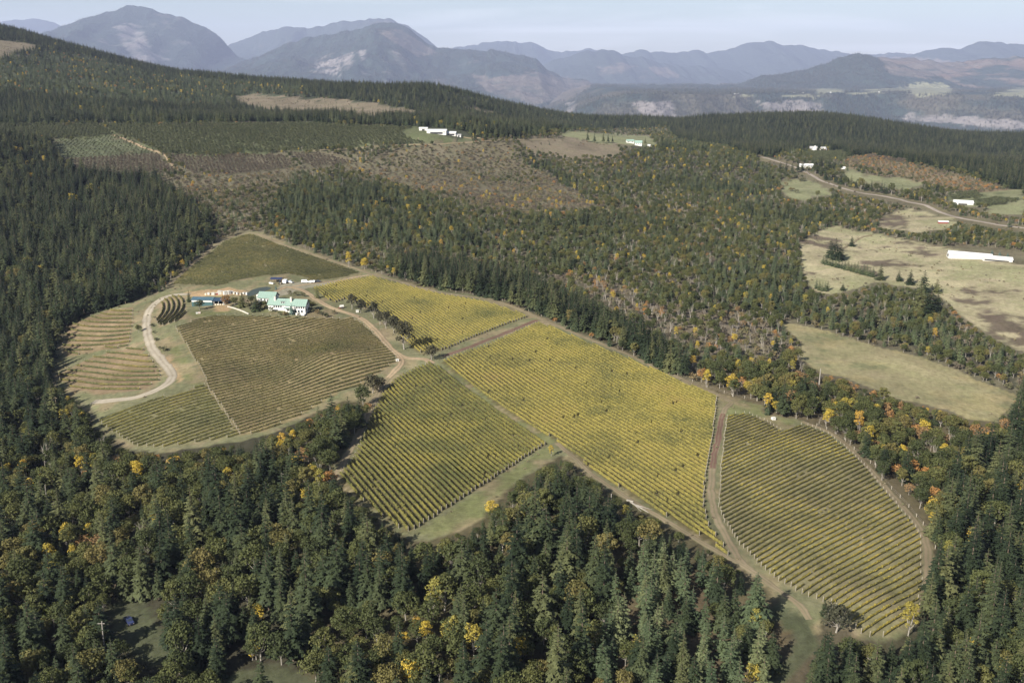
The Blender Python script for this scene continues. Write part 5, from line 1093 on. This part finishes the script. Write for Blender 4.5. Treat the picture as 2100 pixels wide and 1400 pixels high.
px_tree('shrub', 536, 634, 14, 'dark shrub at the left corner of the long house', 'shrub', 'shrub', wide=1.2)
px_tree('oak', 640, 634, 17, 'bushy dark tree behind the grey gable end', 'tree', 'oak_tree', wide=1.1, var=2)
for i, (u, v, h, kd) in enumerate([(482,628,20,'oak'),(510,634,16,'shrub'),(541,633,18,'oak'),(556,640,12,'shrub'),(515,624,18,'oak'),(574,646,9,'shrub'),(584,647,8,'shrub'),(612,648,7,'shrub'),(633,628,15,'oak'),(622,608,10,'shrub'),(606,606,9,'shrub'),(595,604,9,'shrub')]):
    px_tree(kd, u, v, h, f'{ORD[i]} dark garden {"tree" if kd == "oak" else "bush"} around the green-roofed houses, roughly from the left', 'garden tree' if kd == 'oak' else 'bush', 'garden_tree' if kd == 'oak' else 'garden_bush', 'planting around the houses', 1.1, i)
for i, (u, v) in enumerate([(632,638),(642,641),(651,643),(660,646),(669,650),(684,644)]):
    px_tree('shrub', u, v, 9, f'{ORD[i]} round dark shrub right of the long house', 'shrub', 'shrub', 'garden shrubs', 1.2, i)
for i, (u, v) in enumerate([(313,670),(316,684),(320,699),(328,716),(336,720)]):
    px_tree('shrub', u, v, 7 if i < 4 else 10, f'{ORD[i]} small dark shrub on the bank right of the drive', 'shrub', 'shrub', 'shrubs on the drive bank', 1.1, i)
px_tree('oak', 285, 681, 16, 'dark bushy tree left of the gravel drive', 'tree', 'oak_tree', wide=1.1)
# firs in the notch between the brown and the square vineyards
for i, (u, v, h) in enumerate([(682,886,82),(716,884,72),(738,874,60),(655,893,62),(702,905,66)]):
    px_tree('fir', u, v, h, f'{("tallest", "second", "right hand", "left hand", "front")[i]} dark fir of the clump between brown and square vineyards', 'fir tree', 'fir_tree', 'fir clump between two vineyards', 1.0, i)
K['bigspruce'] = [proto('spruce_wide', fir_shape(171, 20, 5.6, 22, .03, 1.25), M_YFIR, M_BARK, 20)]
NAMES['spruce_wide'] = ('spruce_tree', 1)
px_tree('bigspruce', 1547, 1286, 108, 'large broad spruce at the lower corner of the yellow vineyard', 'spruce tree', 'spruce_tree')
px_tree('oldoak', 1714, 1296, 58, 'round dark oak below the rounded vineyard', 'oak tree', 'oak_tree', wide=1.1)
px_tree('fir', 1690, 1262, 34, 'small fir next to the round oak below the rounded vineyard', 'fir tree', 'fir_tree', var=2)
MAPLES = [(1990,1130,56,'bright yellow maple in the right fir wood'),(1283,1078,48,'bright yellow maple below the fallen logs'),(1008,1062,40,'pale yellow maple at the tip of the grassy headland'),(893,1262,84,'tall orange yellow maple in the bottom wood'),
 (928,1330,70,'yellow green maple at the bottom near the centre'),(1062,1372,70,'wide gold maple at the bottom centre edge'),(846,1412,64,'wide gold maple cut by the bottom edge'),(532,1290,56,'yellow maple in the shaded bottom wood'),(526,1352,44,'bright yellow maple by the bottom clearing'),
 (286,1000,60,'gold maple in the dark wood below the brown vineyard'),(132,1222,52,'dull gold maple in the bottom left wood'),(1990,1385,78,'big orange gold maple at the bottom right'),(1308,1345,44,'small yellow maple among the young firs'),(716,548,36,'brightest gold maple above the hilltop vineyard'),
 (748,552,26,'small gold maple right of the brightest one above the hilltop vineyard'),(1574,846,46,'golden maple with a leaning trunk by the grassy corner'),(60,556,34,'gold tree on the left wooded slope'),(188,412,40,'tall gold tree high on the left slope'),(152,425,32,'pale gold tree high on the left slope'),
 (1095,508,16,'lone yellow tree in the open wood'),(1182,442,14,'lone orange gold tree in the far open wood'),(1910,1080,34,'orange maple at the edge of the right wood'),(676,905,30,'yellow maple in front of the fir clump'),(1130,935,26,'thin gold tree at the end of the grass strip'),(1545,1420,60,'gold maple by the grassy path at the bottom')]
for i, (u, v, h, lab) in enumerate(MAPLES): px_tree('maple', u, v, h, lab, 'maple tree', 'maple_tree', wide=1.0, var=i)
# planted conifers on the dry field
FIELD = [(1703,528,34,'first of the tall firs at the head of the planted row'),(1712,532,40,'second of the tall firs at the head of the planted row'),(1722,534,34,'third of the tall firs at the head of the planted row'),(1746,505,20,'lone fir on the upper dry field'),
 (1805,574,30,'fir at the far end of the planted row'),(1843,576,20,'left fir of the pair on the dry field'),(1866,583,28,'right fir of the pair on the dry field'),(1893,600,42,'tall fir at the tip of the field clump'),(1920,600,26,'right hand fir of the field clump'),
 (1885,640,56,'front left fir of the field clump'),(1905,650,60,'front middle fir of the field clump'),(1920,645,44,'front right fir of the field clump'),(1934,650,24,'small fir right of the field clump'),(1850,606,20,'pale slim fir left of the field clump'),(1728,596,16,'small fir by the lower field edge')]
for i, (u, v, h, lab) in enumerate(FIELD): px_tree('fir', u, v, h * 1.12, lab, 'fir tree', 'fir_tree', wide=1.25, var=(0, 2, 4)[i % 3])
for i, q_ in enumerate(np.linspace(0, 1, 17)):
    px_tree('young', 1688 + 102 * q_, 541 + 27 * q_, 18 + 3 * (i % 3), f'{nth(i + 1)} young fir from the left along the dense row on the dry field', 'fir tree', 'young_fir_tree', 'planted fir row on the dry field', 1.25, i)
for i, (u, v) in enumerate([(1674,592),(1680,595),(1686,597),(1692,597),(1697,595)]):
    px_tree('young', u, v, 20, f'{ORD[i]} fir of the small block at the dry field edge', 'fir tree', 'young_fir_tree', 'small fir block on the dry field', 1.2, i)
for i, (u, v) in enumerate([(2034,521),(2050,524),(2066,527)]):
    px_tree('spruce', u, v, 11, f'{ORD[i]} pale pyramid conifer behind the low barn', 'conifer', 'spruce_tree', 'pale conifers behind the barn', 1.0, i)
# tall trees by the meadow and the road: see-through trunks
for i, (u, v, h) in enumerate([(1205,291,26),(1219,293,24),(1237,294,26),(1247,294,22),(1256,293,16),(1323,297,18),(1358,295,24)]):
    px_tree('fir', u, v, h, f'{ORD[i]} fir from the left standing in front of the pale meadow', 'fir tree', 'fir_tree', 'firs before the meadow', .8, 3)
for i, (u, v) in enumerate(zip(np.linspace(1672, 1890, 22), np.interp(np.linspace(1672, 1890, 22), [1672, 1731, 1767, 1820, 1890], [357, 381, 390, 398, 413]))):
    px_tree('fir' if i % 3 else 'oak', u, v, 20 + (i * 7) % 14, f'{nth(i + 1)} roadside tree from the left above the country road', 'tree', 'fir_tree' if i % 3 else 'oak_tree', 'trees along the country road', .9, i)
for i, (u, v, h) in enumerate([(1600,352,24),(1612,354,26),(1624,356,26),(1636,353,28),(1645,350,24),(1680,352,30),(1690,356,24),(1700,350,28),(1712,347,22)]):
    px_tree('fir', u, v, h, f'{ORD[i]} tall fir from the left in the grove by the white farm building', 'fir tree', 'fir_tree', 'fir grove by the farm building', .95, i)
for i, (u, v) in enumerate([(1602,388),(1612,381),(1622,392),(1634,396),(1600,366),(1641,372),(1648,372),(1618,372),(1627,366)]):
    px_tree('shrub', u, v, 8, f'{ORD[i]} rounded bush on the small green field left of the road', 'bush', 'shrub', 'bushes on the small green field', 1.3, i)
# dead trunk, poles, fallen tree
def px_pole(name, u, v, hpx, rad, mat, label, cat, arm=False):
    p = site(u, v); d_ = project(*p)[2]; h = hpx * d_ / FPX / .93; e = obj(name, None, loc=p, label=label, cat=cat)
    obj('shaft', MB().tube((0, 0, -.5), (.02 * h, 0, h), rad, rad * .55, 8).mesh('shaft', mat), e)
    if arm: obj('crossarm', MB().box(-1.1, 1.1, -.07, .07, h - .9, h - .7).mesh('crossarm', mat), e)
    else: obj('broken_limb', MB().tube((0, 0, h * .6), (.5, .2, h * .72), rad * .35, .04, 5).mesh('broken_limb', mat), e)
px_pole('dead_trunk', 1679, 795, 38, .42, M_BARKP, 'pale dead trunk standing beside the pasture', 'dead tree')
px_pole('dead_trunk', 1252, 1052, 40, .32, M_BARKP, 'white dead trunk left of the fallen logs', 'dead tree')
px_pole('dead_trunk', 98, 1045, 52, .3, M_BARKP, 'bare pale trunk in the dark left wood', 'dead tree')
px_pole('utility_pole', 117, 850, 36, .2, M_WOOD, 'wooden pole at the edge of the left wood', 'pole', True)
px_pole('utility_pole', 216, 1350, 80, .3, M_BARKP, 'bare pole standing beside the shaded clearing', 'pole', True)
px_pole('utility_pole', 858, 293, 10, .25, M_WOOD, 'wooden pole at the front of the far orchard', 'pole', True)
p0, p1 = unproject([(1293, 1031), (1330, 1052)]); e = obj('fallen_tree', None, loc=p0, label='bleached fallen tree lying beside the yellow vineyard', cat='fallen tree')
dv = Vector(p1 - p0)
for i, (a_, s_, r0, r1) in enumerate([(0, 1.0, .34, .10), (.22, .95, .24, .05), (-.20, .82, .22, .05), (.1, .8, .16, .04)]):
    st_ = dv * (.22 if i else 0.0); en = Vector((dv.x * math.cos(a_) - dv.y * math.sin(a_), dv.x * math.sin(a_) + dv.y * math.cos(a_), dv.z)) * s_
    obj('trunk' if i == 0 else 'branch', MB().tube(st_ + Vector((0, 0, .35)), en + Vector((0, 0, .3 + .4 * (i == 1))), r0, r1, 7).mesh('trunk', M_BARKP), e)
e = obj('log', None, loc=site(1292, 1028), label='short bleached log at the end of the fallen tree', cat='log'); obj('log_body', MB().tube((-1.2, .7, .3), (1.2, -.8, .3), .38, .34, 9).mesh('log_body', M_BARKP), e); obj('sawn_end', MB().tube((-1.22, .713, .3), (-1.2, .7, .3), .34, .34, 9).mesh('sawn_end', M_WOOD), e)
# fences
def fence(pts, label, hgt=1.5):
    W_ = unproject(pts); e = obj('fence', None, loc=W_[0], label=label, cat='fence'); pm = MB().box(-.10, .10, -.10, .10, -.3, hgt).mesh('post', M_POST); prev = None
    for k, q in enumerate(W_):
        obj('post', pm, e, tuple(q - W_[0]))
        if prev is not None:
            for zz in (.5, 1.2): obj('wire', MB().tube(tuple(prev - W_[0] + (0, 0, zz)), tuple(q - W_[0] + (0, 0, zz)), .018, .018, 4, False).mesh('wire', M_POST), e)
        prev = q
S3 = lambda L: [(x / 2.546 + 1400, y / 2.546 + 850) for x, y in L]
fence(S3([(700,60),(750,78),(795,98),(850,138),(895,183),(940,214),(980,254),(1015,294),(1050,334),(1090,389),(1135,434),(1180,484),(1220,534),(1255,575),(1295,622),(1312,655),(1318,700)]), 'wire fence with pale posts curving round the rounded vineyard')
fence([(1300,729),(1330,742),(1360,756),(1390,769),(1420,783),(1450,795),(1485,806),(1502,812),(1527,817),(1553,822)], 'wire fence between the yellow vineyard and the autumn wood')
fence([(770,559),(800,567),(833,575),(868,584),(900,592),(935,600),(970,605),(1000,608),(1030,617),(1060,626),(1084,638),(1110,649),(1140,662),(1170,675)], 'wire fence along the fir wood above the upper yellow vineyard')
# small pale things
def small(name, u, v, sx, sy, sz, mat, label, cat, lid=None):
    e = thing(name, u, v, label, cat, .3); obj('box', MB().box(-sx, sx, -sy, sy, -.2, sz, .04, .04).mesh('box', mat), e); obj('lid', MB().box(-sx - .05, sx + .05, -sy - .05, sy + .05, sz, sz + .12).mesh('lid', lid or mat), e)
small('fruit_bin', 815, 740, .8, .8, 1.0, M_TANK, 'single white bin at the corner of the brown vineyard', 'bin')
small('fruit_bin', 1586, 860, .9, .8, 1.1, M_TANK, 'single white bin on the grass above the rounded vineyard', 'bin')
small('fruit_bin', 733, 640, .9, .9, 1.3, M_TANK, 'single white bin under the oaks by the track', 'bin')
small('hive', 404, 643, .7, .6, .8, M_TANK, 'pale box in the grass below the blue shed', 'box'); small('hive', 409, 642.5, .7, .6, .8, M_LAMP, 'pinkish box in the grass below the blue shed', 'box')
e = thing('spray_tank', 701, 632, 'white tank trailer with orange frame beside the dirt track', 'trailer', .4)
obj('tank', MB().tube((-1.3, 0, 1.4), (1.3, 0, 1.4), .95, .95, 14).mesh('tank', M_TANK), e); obj('frame', MB().box(-2.6, 1.4, -.6, .6, .45, .62).mesh('frame', M_RED), e)
for sg in (-1, 1): obj('wheel', MB().tube((.3, sg * .9 - .12, .4), (.3, sg * .9 + .12, .4), .4, .4, 12).mesh('wheel', M_TYRE), e)
print('buildings', round(time.time() - T0, 1))

# ------------------------------------------------------------------ the air
def haze():
    m, t, o = nodes('haze_air'); p = t.nodes.new('ShaderNodeVolumePrincipled')
    p.inputs['Color'].default_value = HAZE_COLOR; p.inputs['Density'].default_value = HAZE_DENSITY; p.inputs['Anisotropy'].default_value = HAZE_G
    t.links.new(p.outputs['Volume'], o.inputs['Volume'])
    mb = MB().box(-71000, 71000, -3000, 44000, -545.0, 2100)
    obj('haze', mb.mesh('haze', m), kind='stuff')
haze()

print('done', round(time.time() - T0, 1))
